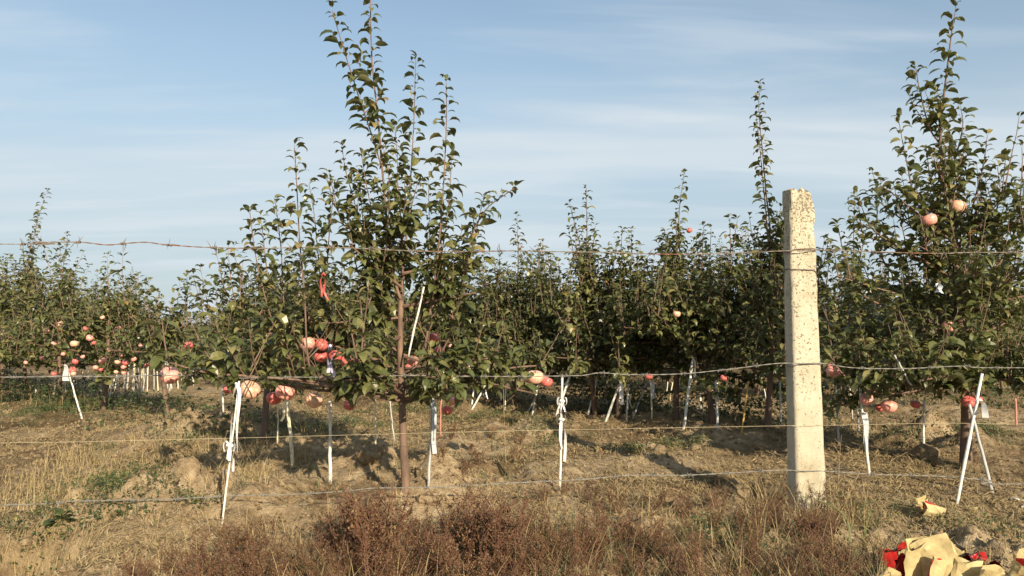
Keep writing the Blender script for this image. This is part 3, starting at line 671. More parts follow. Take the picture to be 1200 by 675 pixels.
# the far rows share six trees
VAR = []
for s in range(6):
    tr, st, lv = rand_tree(60 + s, 1.62 + .09 * s, .85, 16, 5, .086, .031, 1 + s % 2); r = np.random.default_rng(80 + s)
    g = Geo()
    for S, r0, r1 in st: g.add(*tube(S, np.linspace(r0 * 1.2, r1 * 1.5, len(S)), 3, False), 0)
    P, A = lv.arr(); emit(g, P, A, FAR, r, 1)
    VAR.append((one(*trunk_geo(tr, .024, .011, 6), 'trunk', M_bark), g.mesh('crown', [M_twig, M_leaf], False)))
rr = random.Random(5); far_spots = []
taken = {0: 8.9, 1: 9.1, 2: 8.5}
for k in range(0, 9):
    y = taken.get(k, 7.0)
    while y < (34 if k < 5 else 22):
        y += rr.uniform(.62, .85); x = row_x(k, y) + rr.uniform(-.12, .12)
        if abs(x / y) < .74: far_spots.append((x, y, k))
for x, y, k in far_spots:
    tm, cm_ = VAR[rr.randrange(6)]; s = rr.uniform(.76, 1.02)
    px_ = 600 + FPX * x / y; s *= 1 - .40 * math.exp(-((px_ - 215) / 62) ** 4)      # young replanted trees
    t = thing('apple_tree', (x, y, gz(x, y)), 'one of the many small apple trees in the crowded far rows of the orchard', 'tree', 'small apple trees in the far rows', rr.uniform(0, 6.28))
    t.scale = (s * rr.uniform(.92, 1.08), s, s)
    obj('trunk', tm, t); tag(obj('crown', cm_, t), kind='stuff')

# ------------------------------------------------------------------ concrete post
pb = gp(948, 597); PD = pb[1] + .02
def post_mesh():
    H = 0.0; top = at(936, 224, PD)[2] - pb[2]; n = 78; m = 14
    zs = np.linspace(-.12, top, n); rngp = np.random.default_rng(3)
    ring = []
    for s in range(4):
        for k in range(m):
            u = k / m * 2 - 1
            ring.append(((u, -1), (1, u), (-u, 1), (-1, -u))[s])
    ring = np.array(ring); L4 = np.maximum(np.abs(ring[:, 0]), np.abs(ring[:, 1]))
    rr4 = (np.abs(ring[:, 0]) ** 14 + np.abs(ring[:, 1]) ** 14) ** (1 / 14); ring = ring / rr4[:, None]
    V = []
    for q, z in enumerate(zs):
        f = (z + .0) / top; hw = .0668 - .0135 * max(f, 0); hd = .062 - .010 * max(f, 0)
        P = np.column_stack((ring[:, 0] * hw, ring[:, 1] * hd, np.full(len(ring), z)))
        ang = np.arctan2(P[:, 1], P[:, 0])
        e = np.clip((f - .62) / .38, 0, 1) ** 1.6
        u = ang * 5 * .8
        nz = fbm(np.cos(ang) * 5 + 11 + 0 * u, np.sin(ang) * 5 + z * 21, 4, 31); nz2 = fbm(np.cos(ang) * 1.7, np.sin(ang) * 1.7 + z * 5, 3, 51)
        cut = 1 + (nz * .06 + nz2 * .035) * (.6 + 3.2 * e) - .03 * e
        corner = (np.abs(ring[:, 0]) > .93) & (np.abs(ring[:, 1]) > .93)
        cut = cut - corner * (.03 + .07 * e * (nz2 + .5))
        P[:, :2] *= cut[:, None]
        # broken upper right corner
        br = np.clip((f - .955) / .045, 0, 1)
        P[:, 0] = np.where(P[:, 0] > .022, P[:, 0] - br * (P[:, 0] - .022) * (.5 + nz), P[:, 0])
        if q == n - 1: P[:, 2] += nz * .012 - .010 * (P[:, 0] > .015)
        V.append(P)
    V = np.concatenate(V); c = len(ring)
    i = np.arange(n - 1)[:, None] * c; j = np.arange(c)[None, :]; j2 = (j + 1) % c
    F = [np.stack((i + j, i + j2, i + c + j2, i + c + j), -1).reshape(-1, 4)]
    # crumbled top: rings shrinking to the middle
    base = (n - 1) * c; last = V[base:]; off = len(V)
    for s_, k_ in enumerate((.75, .5, .25)):
        W = last.copy(); cen = last.mean(0); W[:, :2] = cen[:2] + (W[:, :2] - cen[:2]) * k_
        W[:, 2] = last[:, 2] * .6 + cen[2] * .4 + fbm(W[:, 0] * 70, W[:, 1] * 70, 3, 90) * .022
        V = np.vstack((V, W)); b0 = base if s_ == 0 else off + (s_ - 1) * c; b1 = off + s_ * c; jj = np.arange(c); kk = (jj + 1) % c
        F.append(np.stack((b0 + jj, b0 + kk, b1 + kk, b1 + jj), -1))
    V = np.vstack((V, V[-c:].mean(0))); jj = np.arange(c); b1 = off + 2 * c
    F.append(np.stack((b1 + jj, b1 + (jj + 1) % c, np.full(c, len(V) - 1)), -1))
    return one(V, F, 'post_shaft', M_conc), top
pm, PTOP = post_mesh()
post = thing('fence_post', (pb[0], PD, pb[2]), 'pale weathered concrete fence post with crumbled top standing in the weeds', 'fence post', rz=R_(-2))
# it leans a touch to the left at the top
lean = (at(938, 300, PD)[0] - at(946, 560, PD)[0]) / (at(938, 300, PD)[2] - at(946, 560, PD)[2])
post.rotation_euler = (0, lean, R_(-2))
obj('post_shaft', pm, post)
for zpx, tilt, mt in ((294, .006, M_rust), (318, -.012, M_tie), (427, .004, M_galv)):
    z = at(940, zpx, PD)[2] - pb[2]; f = z / PTOP; hw = .0690 - .0135 * f; hd = .0655 - .010 * f
    P = np.array([(hw * math.copysign(abs(math.cos(a)) ** .25, math.cos(a)), hd * math.copysign(abs(math.sin(a)) ** .25, math.sin(a)), z + tilt * math.cos(a) * 1.0 + .004 * math.sin(3 * a)) for a in np.linspace(0, 2 * PI, 41)])
    obj('tie_wire', one(*tube(P, .0022, 5), 'tie_wire', mt), post)

# ------------------------------------------------------------------ wires of the fence
def fence_y(x): return PD - .068 + (x - pb[0]) * .115
def wire_path(pix):                       # follows pixels in the fence's own plane
    out = []
    for px, py in pix:
        r = ray(px, py); t = (PD - .068 - pb[0] * .115) / (r[1] - .115 * r[0]); out.append(np.array((0, 0, CZ)) + r * t)
    return np.array(out)
def double_strand(P, n, r, hr, pitch, mat, name):
    C = curve(P, n); s = seglen(C); g = Geo()
    for ph in (0, PI):
        a = s / pitch * 2 * PI + ph
        g.add(*tube(C + np.column_stack((0 * a, np.cos(a) * hr, np.sin(a) * hr)), r, 5))
    return g.mesh(name, [mat]), C
def barb_mesh(seed, r, ln, mat):
    q = np.random.default_rng(seed); g = Geo()
    for k in range(2):                     # two short wires, each coiled round the strand with its two points sticking out
        x0 = (k - .5) * .012; a = np.linspace(0, 4 * PI, 20); C = np.column_stack((x0 + a / (4 * PI) * .010 - .005, np.cos(a) * .0044, np.sin(a) * .0044))
        d1 = q.normal(0, 1, 3) * (.7, .35, .4) + np.array((.5 if k else -.5, 0, 1.3)); d1 = d1 / np.linalg.norm(d1)
        d2 = -d1 + q.normal(0, .35, 3); d2 /= np.linalg.norm(d2)
        P = np.vstack((C[0] + d1 * ln, C[0] + d1 * ln * .5, C, C[-1] + d2 * ln * .5, C[-1] + d2 * ln)); rad = np.full(len(P), r); rad[0] = rad[-1] = r * .3
        g.add(*tube(P, rad, 5))
    return g.mesh('barb', [mat])
def fence_wire(name, label, pix, r, hr, mat, barbs, ln, br, step, skip=()):
    P = wire_path(pix); lo = P[0] + (P[0] - P[1]) / np.linalg.norm(P[0] - P[1]) * 2.2; hi = P[-1] + (P[-1] - P[-2]) / np.linalg.norm(P[-1] - P[-2]) * 2.2
    lo[2] = P[0][2]; hi[2] = P[-1][2]
    me, C = double_strand(np.vstack((lo, P, hi)), 900, r, hr, .085, mat, 'strand')
    o = C[len(C) // 2]; t = thing(name, (0, PD, 0), label, 'wire', 'wires of the fence')
    obj('strand', me, t, loc=(0, -PD, 0))
    s = seglen(C); q = random.Random(name + label)
    if barbs:
        ms = [barb_mesh(40 + k, br, ln, mat) for k in range(7)]; d = .3
        while d < s[-1]:
            p = np.array([np.interp(d, s, C[:, c]) for c in range(3)])
            if abs(p[0] / p[1]) < .78 and abs(p[0] - pb[0]) > .09:
                obj('barb', q.choice(ms), t, loc=(p[0], p[1] - PD, p[2]), rot=(q.uniform(0, 6.28), q.uniform(-.1, .1), q.choice((0, PI)) + q.uniform(-.1, .1)))
            d += step * q.uniform(.9, 1.1)
    return t
fence_wire('barbed_wire', 'rusty top strand of barbed wire crossing above the orchard at the post\'s upper third',
           [(0, 286), (45, 284), (95, 284), (125, 287), (150, 285), (172, 284), (196, 287), (245, 290), (300, 291), (360, 290), (420, 291), (480, 294), (540, 295), (600, 294), (660, 295), (720, 296), (780, 298), (850, 297), (918, 294), (940, 294), (962, 293), (1020, 295), (1100, 297), (1200, 296)], .0014, .0013, M_rust, True, .032, .0014, .165)
fence_wire('barbed_wire', 'grey twisted second fence wire rising slightly to meet the post',
           [(0, 442), (60, 441), (130, 441), (199, 440), (270, 443), (340, 442), (410, 442), (480, 440), (550, 441), (620, 441), (680, 440), (703, 437), (740, 439), (800, 438), (860, 432), (910, 426), (940, 426), (965, 426), (1000, 431), (1060, 432), (1130, 429), (1200, 431)], .0013, .0012, M_galv, True, .014, .0014, .165)
fence_wire('barbed_wire', 'lowest grey twisted fence wire close over the ground',
           [(0, 592), (70, 588), (140, 586), (200, 585), (270, 581), (350, 579), (410, 575), (440, 572), (510, 571), (600, 566), (680, 562), (740, 557), (800, 557), (860, 554), (915, 551), (940, 552), (966, 552), (1030, 556), (1100, 558), (1160, 563), (1200, 567)], .0013, .0013, M_galv, True, .014, .0014, .165)
P = wire_path([(-500, 522), (0, 519), (250, 514), (400, 510), (550, 506), (700, 503), (915, 499), (940, 499), (1100, 496), (1200, 497), (1600, 500)])
tag(obj('fence_string', one(*tube(curve(P, 300), .0008, 5), 'fence_string', M_string)), 'thin cream string stretched between the second and lowest fence wires', 'string', 'wires of the fence')

# ------------------------------------------------------------------ stakes that prop the branches
def ribbon_strip(P, w, rngr, twist=2.0):
    P = curve(P, 14); n = len(P); a = np.linspace(0, twist, n) + rngr.uniform(0, 3)
    D = np.column_stack((np.cos(a), np.sin(a), 0 * a)) * w / 2
    V = np.vstack((P - D, P + D)); k = np.arange(n - 1)
    return V, [np.stack((k, k + 1, n + k + 1, n + k), -1)]
def ribbon_mesh(kind, rngr, mat, L=.2, w=.014):
    g = Geo()
    if kind == 'tails':                    # two hanging tails from a knot
        for s in (-1, 1):
            P = [(0, -.012, 0), (s * .012, -.018, -.03 * L / .2), (s * rngr.uniform(.004, .02), -.02, -L * .55), (s * rngr.uniform(0, .03), -.018, -L * rngr.uniform(.8, 1.1))]
            g.add(*ribbon_strip(P, w, rngr, rngr.uniform(.6, 2)))
    elif kind == 'bow':                    # loops and long ends wound round the stake
        for s in (-1, 1):
            P = [(0, -.012, 0), (s * .015, -.02, .018), (s * .022, -.02, 0), (s * .016, -.02, -.022), (0, -.014, -.008)]
            g.add(*ribbon_strip(P, w * .8, rngr, .5))
            P = [(0, -.014, 0), (s * .010 + .004, -.02, -.05), (s * .012 + .006, -.02, -L * .5), (s * .006 + .008, -.014, -L * (1 if s > 0 else .7))]
            g.add(*ribbon_strip(P, w * .8, rngr, 1.5))
    elif kind == 'flag':
        g.add(*ribbon_strip([(0, -.01, 0), (.008, -.014, -.3 * L), (.004, -.014, -.7 * L), (.010, -.013, -L)], w * 1.6, rngr, .5))
    return g.mesh('ribbon', [mat], True)
KNOT = {m.name: one(*tube(np.array([(-.013, -.011, -.002), (-.006, -.017, .002), (0, -.018, 0), (.006, -.017, -.002), (.013, -.011, 0)]), [.004, .008, .006, .009, .004], 7), 'knot', m) for m in (M_ribbon, M_cream, M_silver)}
def stake(top, bot, wpx, mat, label, dd=0.0, ribs=(), name='support_stake', group='stakes propping the apple branches', depth=None, knots=True):
    b = gp(*bot)
    if depth: b = at(bot[0], bot[1], depth)
    t_ = at(top[0], top[1], b[1] + dd); L = np.linalg.norm(t_ - b); q = np.random.default_rng(int(top[0] * 7 + bot[1]))
    r = max(.003, wpx * b[1] / FPX / 2 * .78); n = 9; f = np.linspace(-.05, 1, n)[:, None]
    P = (t_ - b) * f + q.normal(0, .0012, (n, 3)); rad = r * (1 - .15 * f[:, 0]) * (1 + q.normal(0, .05, n))
    th = thing(name, b, label, 'stake', group)
    obj('pole', one(*tube(P, rad, 8), 'pole', mat), th)
    for kind, fr, Lr, w, m in ribs:
        p = (t_ - b) * fr; rb = obj('ribbon', ribbon_mesh(kind, q, m, Lr, w), th, loc=tuple(p + np.array((0, -r, 0))))
        obj('knot', KNOT[m.name], rb, scale=(1, 1, 1) if kind == 'bow' else (.75, .75, .75))
    return th
stake((280, 447), (260, 617), 3.2, M_white, 'thin leaning white stick wrapped in a long knotted white ribbon near the lowest wire', .0, [('tails', .985, .30, .013, M_ribbon), ('bow', .56, .10, .014, M_ribbon)])
stake((337, 470), (343, 546), 5.5, M_cream, 'cream stake under the pair of pink apples left of the front tree', .05, [('tails', .98, .12, .014, M_cream)])
stake((387, 470), (387, 568), 5.5, M_white, 'straight white stake below the pale apple and hanging lilac ribbon', 0, [])
stake((326, 472), (325, 522), 2, M_cream, 'very thin pale stick left of the cream stake', 0)
stake((311, 470), (312, 494), 3, M_white, 'short white stake end showing under the leaves beside the darkest hanging apple', 0)
stake((259, 414), (262, 491), 3, M_white, 'slim upright white stake behind the long ribboned stick', 0)
stake((508, 466), (502, 574), 4.5, M_grey, 'grey stake with dangling grey strips just right of the front trunk', 0, [('tails', .96, .16, .014, M_silver), ('flag', .95, .22, .012, M_silver)])
stake((517, 468), (516, 513), 2.6, M_pinkstake, 'thin faded red stick beside the two touching apples right of the trunk', 0)
stake((440, 472), (440, 520), 3.2, M_cream, 'cream stake against the soil mound just left of the front trunk', 0)
stake((457, 470), (462, 517), 2.4, M_grey, 'thin grey stick between the front trunk and the one behind it', 0)
stake((659, 440), (656, 574), 4.0, M_white, 'white stake with a looped white bow in the open alley', 0, [('bow', .62, .20, .016, M_ribbon), ('bow', .78, .10, .014, M_ribbon)])
stake((668, 440), (652, 487), 4.2, M_white, 'short white stake leaning behind the bow-tied one', 0)
stake((630, 452), (624, 487), 3.4, M_white, 'pair-standing white stake below the three clustered apples, the steeper one', 0)
stake((632, 456), (619, 483), 2.4, M_cream, 'pair-standing thin cream stick below the three clustered apples, the slanted one', 0)
stake((703, 432), (689, 486), 3.4, M_white, 'plain white stake leaning right, first one past the bow-tied stake', .1)
stake((732, 432), (710, 494), 4.0, M_white, 'slanted white stake with a wide ribbon hanging from its upper part', .1, [('flag', .75, .18, .03, M_ribbon), ('flag', .76, .14, .022, M_ribbon)])
stake((737, 450), (734, 493), 2.8, M_grey, 'grey stake close right of the slanted ribboned one', 0, [('tails', .7, .1, .012, M_silver)])
stake((758, 446), (742, 490), 3.0, M_grey, 'grey leaning stake under the small red apple of the middle row', .1)
stake((763, 446), (764, 492), 2.4, M_cream, 'thin upright stick with a white paper strip at its head', 0, [('flag', .98, .13, .022, M_ribbon)])
stake((814, 405), (801, 503), 4.4, M_white, 'tallest white stake of the middle row with a white ribbon near its tip', .1, [('flag', .86, .16, .022, M_ribbon)])
stake((839, 446), (841, 504), 3.8, M_grey, 'upright grey stake with silver strips between the tallest white stake and the bamboo', 0, [('flag', .95, .22, .012, M_silver)])
stake((821, 458), (821, 480), 3.4, M_white, 'short white stub deep in the shade right of the tallest white stake', 0)
stake((835, 456), (829, 478), 2.4, M_pinkstake, 'tiny faded red stick in the shade left of the upright grey stake', 0)
stake((877, 447), (869, 510), 3.0, M_bamboo, 'orange-brown bamboo stick left of the concrete post', 0)
stake((914, 446), (915, 499), 3.4, M_white, 'white stake partly seen beside the left side of the concrete post', 0)
stake((570, 450), (553, 481), 3, M_white, 'slanted white stake in the weeds right of the front tree', 0, [('tails', .9, .1, .012, M_ribbon)])
stake((555, 456), (553, 474), 3, M_white, 'stubby white stake just right of the front tree\'s low branch', 0)
stake((593, 448), (592, 482), 2.2, M_cream, 'thin cream stick below the right low branch of the front tree', 0)
stake((979, 446), (983, 522), 2.8, M_grey, 'thin grey stake with shiny silver strip right of the concrete post', 0, [('flag', .62, .14, .026, M_silver)])
stake((1008, 456), (1019, 557), 4.2, M_white, 'white stake with a shiny strip under the twin hanging apples right of the post', .1, [('flag', .72, .22, .022, M_silver)])
stake((1004, 458), (1006, 506), 3, M_grey, 'grey stake half hidden behind the white one under the twin apples', 0)
stake((996, 455), (999, 492), 2.4, M_grey, 'thinnest grey stick in the shade right of the concrete post', 0)
stake((1083, 470), (1082, 527), 3.4, M_white, 'straight white stake in the shadow between the twin apples and the crossed stakes', 0, [])
stake((1151, 438), (1121, 594), 5.0, M_white, 'long white stake of the crossed pair, tied with white tape near its top', .05, [('tails', .80, .07, .026, M_ribbon)])
stake((1136, 474), (1163, 577), 5.0, M_grey, 'greyish stake of the crossed pair, leaning the other way', .0)
stake((1190, 466), (1191, 499), 3.4, M_pinkstake, 'faded red stake near the right picture edge under dark leaves', 0)
stake((1048, 416), (1067, 450), 2.8, M_grey, 'slanting grey stick among the leaves above the twin apples', 0, depth=RD - .45, name='propping_stick')
stake((497, 336), (479, 414), 3.2, M_white, 'white stick leaning inside the crown right of the front tree\'s trunk', 0, depth=MD - .12, name='propping_stick')
stake((78, 428), (96, 491), 2.6, M_white, 'leaning white stick with a white tag at its top, at the far left', .0, [('flag', 1.0, .13, .045, M_ribbon)])
stake((135, 440), (127, 472), 2.2, M_white, 'tilted thin white stick right of the tagged one at far left', 0)
stake((45, 443), (41, 464), 2.4, M_white, 'small white stake nearest the left picture edge', 0)
stake((158, 420), (156, 459), 4, M_cream, 'tallest cream stake of the far left row', 0)
stake((65, 444), (62, 466), 3, M_cream, 'cream stake between the left-edge one and the tagged stick', 0)
q = random.Random(8)
for k in range(46):
    px = q.uniform(60, 232); f = (px - 60) / 170; yb = 464 - 12 * f + q.uniform(-3, 5)
    stake((px + q.uniform(-3, 3), yb - q.uniform(18, 36)), (px, yb), q.uniform(1.0, 2.0), q.choice((M_white, M_cream, M_grey, M_grey)), 'small pale stake in the crowd of stakes under the far left trees', 0, group='crowd of pale stakes at far left')
for k in range(9):
    px = q.uniform(585, 900); yb = q.uniform(462, 476)
    stake((px + q.uniform(-5, 5), yb - q.uniform(16, 26)), (px, yb), q.uniform(1.4, 2.2), q.choice((M_white, M_grey, M_cream)), 'small pale stake deep in the shade under the middle trees', 0, group='dim stakes under the middle trees')
# ribbons that hang in the crowns
def hang_ribbon(px, py0, py1, d, mat, label, w=.014):
    a, b = at(px, py0, d), at(px + 1, py1, d); L = a[2] - b[2]; qn = np.random.default_rng(int(px)); g = Geo()
    for s in (-1, 1): g.add(*ribbon_strip([(0, 0, 0), (s * .010, -.005, -L * .3), (s * .004, -.004, -L * .65), (s * .014 + .008, -.002, -L * (1 if s > 0 else .86))], w, qn, 2.2))
    g.add(*tube(np.array([(-.008, 0, -.01), (0, 0, 0), (.008, 0, -.01)]), .004, 5))
    tag(obj('ribbon_tie', g.mesh('ribbon_tie', [mat]), loc=tuple(a)), label, 'ribbon', 'ribbons tied in the crowns')
hang_ribbon(387, 404, 442, MD - .33, M_lilac, 'lilac white ribbon hanging in the front tree beside the red apple cluster')
hang_ribbon(379, 320, 352, MD - .28, M_redrib, 'red ribbon hanging high in the left part of the front tree\'s crown', .008)
hang_ribbon(702, 356, 378, 8.3, M_ribbon, 'white ribbon hanging in the mid orchard crowns, lower left of three', .03)
hang_ribbon(739, 347, 366, 8.2, M_ribbon, 'white ribbon hanging in the mid orchard crowns, topmost of three', .035)
hang_ribbon(732, 376, 386, 8.2, M_ribbon, 'shortest white ribbon of three hanging in the mid orchard crowns', .035)
hang_ribbon(1099, 332, 344, RD - .7, M_silver, 'bright scrap of ribbon caught in the tall right tree\'s crown', .02)

# ------------------------------------------------------------------ apples
def apple_mesh(seed, mat):
    q = np.random.default_rng(seed); n, m = 14, 20; V = []
    ph = np.linspace(0, PI, n)
    for a in ph:
        for b in range(m):
            th = b * 2 * PI / m; rr_ = math.sin(a) ** .86 * (1 + .025 * math.cos(5 * th + seed) * (1 - math.cos(a)) / 2 + .02 * math.cos(2 * th + seed))
            z = math.cos(a) * .86; top = math.exp(-(math.sin(a) / .42) ** 2)
            z -= (.30 if a < PI / 2 else -.17) * top; rad = rr_ * (1 + .09 * math.cos(a))
            V.append((rad * math.cos(th) * .5, rad * math.sin(th) * .5, z * .5))
    i = np.arange(n - 1)[:, None] * m; j = np.arange(m)[None, :]; j2 = (j + 1) % m
    return one(np.array(V), [np.stack((i + j, i + m + j, i + m + j2, i + j2), -1).reshape(-1, 4)], 'flesh', mat)
AM = {'p': [apple_mesh(s, M_pink) for s in (1, 2, 3)], 'r': [apple_mesh(s, M_red) for s in (4, 5)], 'c': [apple_mesh(s, M_pale) for s in (6, 7)]}
STEM = one(*tube(curve([(0, 0, .28), (.02, .0, .5), (.06, .02, .72)], 6), [.035, .03, .028, .028, .03, .04], 6), 'stem', M_stemm)
CALYX = one(np.array([(0, 0, -.36)] + [(math.cos(a) * (.11 if k % 2 else .05), math.sin(a) * (.11 if k % 2 else .05), -.40 if k % 2 else -.37) for k, a in enumerate(np.linspace(0, 2 * PI, 11)[:-1])]), [np.array([(0, 1 + k, 1 + (k + 1) % 10) for k in range(10)])], 'calyx', M_stemm)
qa = random.Random(4)
def apple(px, py, dpx, d, tone, label, group='apples on the trees'):
    c = at(px, py, d); D = dpx * d / FPX * 1.03
    o = thing('apple', c, label, 'apple', group); o.scale = (D, D, D)
    o.rotation_euler = (qa.uniform(-.5, .5), qa.uniform(-.5, .5), qa.uniform(0, 6.28))
    obj('flesh', qa.choice(AM[tone]), o); obj('stem', STEM, o); obj('calyx', CALYX, o)
    return o
for a in APPLES:
    apple(*a[:6], a[6] or 'apples on the trees behind')
for px, py, s in TINY:
    apple(px, py, s + .2, tiny_depth(px), qa.choice('cppprr'), 'tiny apple among the many dotting the far left trees', 'tiny apples on the far left trees')

# ------------------------------------------------------------------ ground cover
rng = np.random.default_rng(77)
def blades(n, P, h, w, lean, rngb, seg=2, flat=False):
    """n grass blades from points P: tapered strips that bend over"""
    az = rngb.uniform(0, 2 * PI, n); h = h * rngb.uniform(.55, 1.25, n); wd = w * rngb.uniform(.6, 1.3, n)
    D = np.stack((np.cos(az), np.sin(az), 0 * az), -1); S = np.stack((-np.sin(az), np.cos(az), 0 * az), -1); ln = lean * rngb.uniform(.3, 1.5, n)
    rows = []
    for k in range(seg + 1):
        f = k / seg; c = P + D * (h * ln * f ** 1.6)[:, None] + np.array((0, 0, 1.0)) * (h * (f - .28 * np.minimum(ln, 1.4) * f * f))[:, None]
        if k < seg: rows += [c - S * (wd * (1 - .55 * f) / 2)[:, None], c + S * (wd * (1 - .55 * f) / 2)[:, None]]
        else: rows += [c]
    V = np.stack(rows, 1); m = V.shape[1]; off = (np.arange(n) * m)[:, None, None]
    F4 = np.array([(2 * k, 2 * k + 1, 2 * k + 3, 2 * k + 2) for k in range(seg - 1)]).reshape(-1, 4); F3 = np.array([(2 * seg - 2, 2 * seg - 1, 2 * seg)])
    return V.reshape(-1, 3), [(F3[None] + off).reshape(-1, 3), (F4[None] + off).reshape(-1, 4)], m
def in_view(n, y0, y1, rngb, power=1.0, margin=.74):
    y = y0 + (y1 - y0) * rngb.random(n) ** power; x = rngb.uniform(-margin, margin, n) * y; return x, y
# straw and fallen bits lying on the soil
n = 170000; x, y = in_view(n, 2.3, 9.5, rng, 1.35)
dens = fbm(x * 1.4, y * 1.4, 4, 201) + .16 * (np.abs(x + .2) < 5); keep = (dens + rng.normal(0, .16, n) > .03) & (bare_soil(x, y) < rng.random(n) * 1.35)
x, y = x[keep], y[keep]; n = len(x)
L_ = rng.uniform(.012, .065, n) * rng.uniform(.6, 1.2, n); a = rng.uniform(0, PI, n); w = rng.uniform(.0005, .0014, n) * (1 + (y - 2.3) * .15)
dx, dy = np.cos(a) * L_ / 2, np.sin(a) * L_ / 2; sx, sy = -np.sin(a) * w, np.cos(a) * w
zz0 = ground_z(x, y); lift = rng.uniform(.003, .014, n)
A = np.column_stack((x - dx, y - dy, ground_z(x - dx, y - dy) + lift)); B = np.column_stack((x + dx, y + dy, ground_z(x + dx, y + dy) + lift * rng.uniform(.5, 3, n)))
Sd = np.column_stack((sx, sy, w * rng.uniform(-.8, .8, n))); Cc = np.column_stack((x, y, zz0 + lift * 1.6))
V = np.stack((A - Sd, A + Sd, Cc + Sd, Cc - Sd, B), 1).reshape(-1, 3); off = (np.arange(n) * 5)[:, None]
g = Geo(); g.add(V, [np.array([[0, 1, 2, 3]]) + off, np.array([[3, 2, 4]]) + off], 0, np.repeat(np.clip(rng.beta(2, 2, n), 0, 1), 5))
tag(obj('straw_litter', g.mesh('straw_litter', [M_straw], False)), 'dry straw and fallen bits strewn over the soil', 'litter', kind='stuff')
# standing dry grass, thick on the left
def tufts(centres, per, rad, h, w, lean, mat_name, mat, label, tint, seg=2, name='dry_grass', cat='grass'):
    P = np.repeat(centres, per, 0); m = len(P); P = P + np.column_stack((rng.normal(0, rad, m), rng.normal(0, rad, m), np.zeros(m)))
    P[:, 2] = ground_z(P[:, 0], P[:, 1]) - .004
    hh = np.repeat(h if not np.isscalar(h) else np.full(len(centres), h), per)
    V, F, k = blades(m, P, hh, w, lean, rng, seg)
    g = Geo(); g.add(V, F, 0, np.repeat(np.clip(rng.normal(tint, .2, m), 0, 1), k)); return tag(obj(name, g.mesh(name, [mat], False)), label, cat, kind='stuff')
c = []
for _ in range(1900):
    x, y = rng.uniform(-2.9, 2.6), 2.5 + 5 * rng.random() ** 1.2
    left = np.clip((-.9 - x) / .6, 0, 1) * np.clip((y - 2.95) / .3, 0, 1) * np.clip((5.6 - y) / .8, 0, 1)
    dn = fbm(np.array([x * 1.2]), np.array([y * 1.2]), 3, 310)[0]
    if rng.random() < (.6 * left + np.clip(.02 + .9 * dn, 0, .5)) * (1 - bare_soil(np.array([x]), np.array([y]))[0]): c.append((x, y, 0))
c = np.array(c); tufts(c, 16, .035, rng.uniform(.03, .11, len(c)), .0026, 1.1, '', M_straw, 'dry straw coloured grass standing over the orchard floor', .62)
c = [(rng.uniform(-2.7, -1.1), rng.uniform(3.4, 4.9), 0) for _ in range(110)]; c = np.array(c)
tufts(c, 14, .03, rng.uniform(.07, .17, len(c)), .0028, .8, '', M_straw, 'taller golden dry grass at the left behind the lowest wire', .78, 3)
# low green weeds: small leaves near the ground
def ground_leaves(spots, per, rad, size, zmax, mat, label, name, cat, tint=.45):
    P = np.repeat(spots, per, 0); m = len(P); P = P + np.column_stack((rng.normal(0, rad, m), rng.normal(0, rad, m), np.zeros(m)))
    P[:, 2] = ground_z(P[:, 0], P[:, 1]) + rng.random(m) * zmax
    A = np.column_stack((rng.uniform(0, 6.28, m), rng.normal(.2, .4, m), rng.normal(0, .5, m), size * rng.uniform(.5, 1.3, m), np.clip(rng.normal(tint, .22, m), 0, 1)))
    g = Geo(); emit(g, P, A, FAR, rng, 0); return tag(obj(name, g.mesh(name, [mat], False)), label, cat, kind='stuff')
sp = []
for px, py, nn, s in [(40, 485, 26, .35), (95, 480, 26, .3), (20, 470, 14, .3), (180, 470, 18, .35), (330, 500, 22, .3), (260, 505, 14, .25), (690, 470, 20, .35), (740, 530, 9, .07), (805, 525, 10, .07), (560, 490, 10, .2), (760, 478, 12, .2), (130, 590, 9, .06), (35, 655, 10, .06), (200, 572, 9, .08), (120, 565, 10, .12), (1160, 505, 12, .15), (1080, 490, 10, .2), (640, 500, 10, .2), (480, 480, 18, .3), (390, 500, 14, .25), (810, 640, 5, .06), (690, 640, 4, .08), (870, 640, 8, .08), (1155, 620, 4, .06), (1010, 600, 5, .07)]:
    b = gp(px, py)
    for _ in range(int(nn * (1.9 if py < 515 else 1))): sp.append((b[0] + rng.normal(0, s), b[1] + rng.normal(0, s), 0))
ground_leaves(np.array(sp), 34, .05, .019, .05, M_green, 'low green weeds in patches over the orchard floor', 'low_weeds', 'weeds')
for _ in range(420):                       # more weeds in patches of their own
    yy = 3.3 + 5.5 * rng.random(); xx = rng.uniform(-.7, .7) * yy
    if fbm(np.array([xx * .9]), np.array([yy * .9]), 3, 717)[0] > .08: sp.append((xx, yy, 0))
c = np.array([(p[0], p[1], 0) for p in sp if rng.random() < .6]); tufts(c, 12, .04, rng.uniform(.04, .10, len(c)), .003, .8, '', M_green, 'short green grass among the low weeds', .55, 2, 'green_grass')

# undergrowth in the shade under the rows
ug = []
for k in (0, 1, 2, 3, 4):
    for _ in range(210 if k else 70):
        yy = rng.uniform(4.9 if k != 1 else 5.6, 17); xx = row_x(k, yy) + (rng.normal(0, .3) if k == 0 else .25 + abs(rng.normal(0, .6)))
        if abs(xx / yy) < .74 and yy > 4.8: ug.append((xx, yy, 0))
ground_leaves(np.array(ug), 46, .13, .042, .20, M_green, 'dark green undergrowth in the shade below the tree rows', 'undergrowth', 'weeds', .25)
c = np.array(ug); tufts(c, 10, .12, rng.uniform(.08, .26, len(c)), .004, .5, '', M_straw, 'dry stems standing under the tree rows', .35, 2, 'dry_stems')
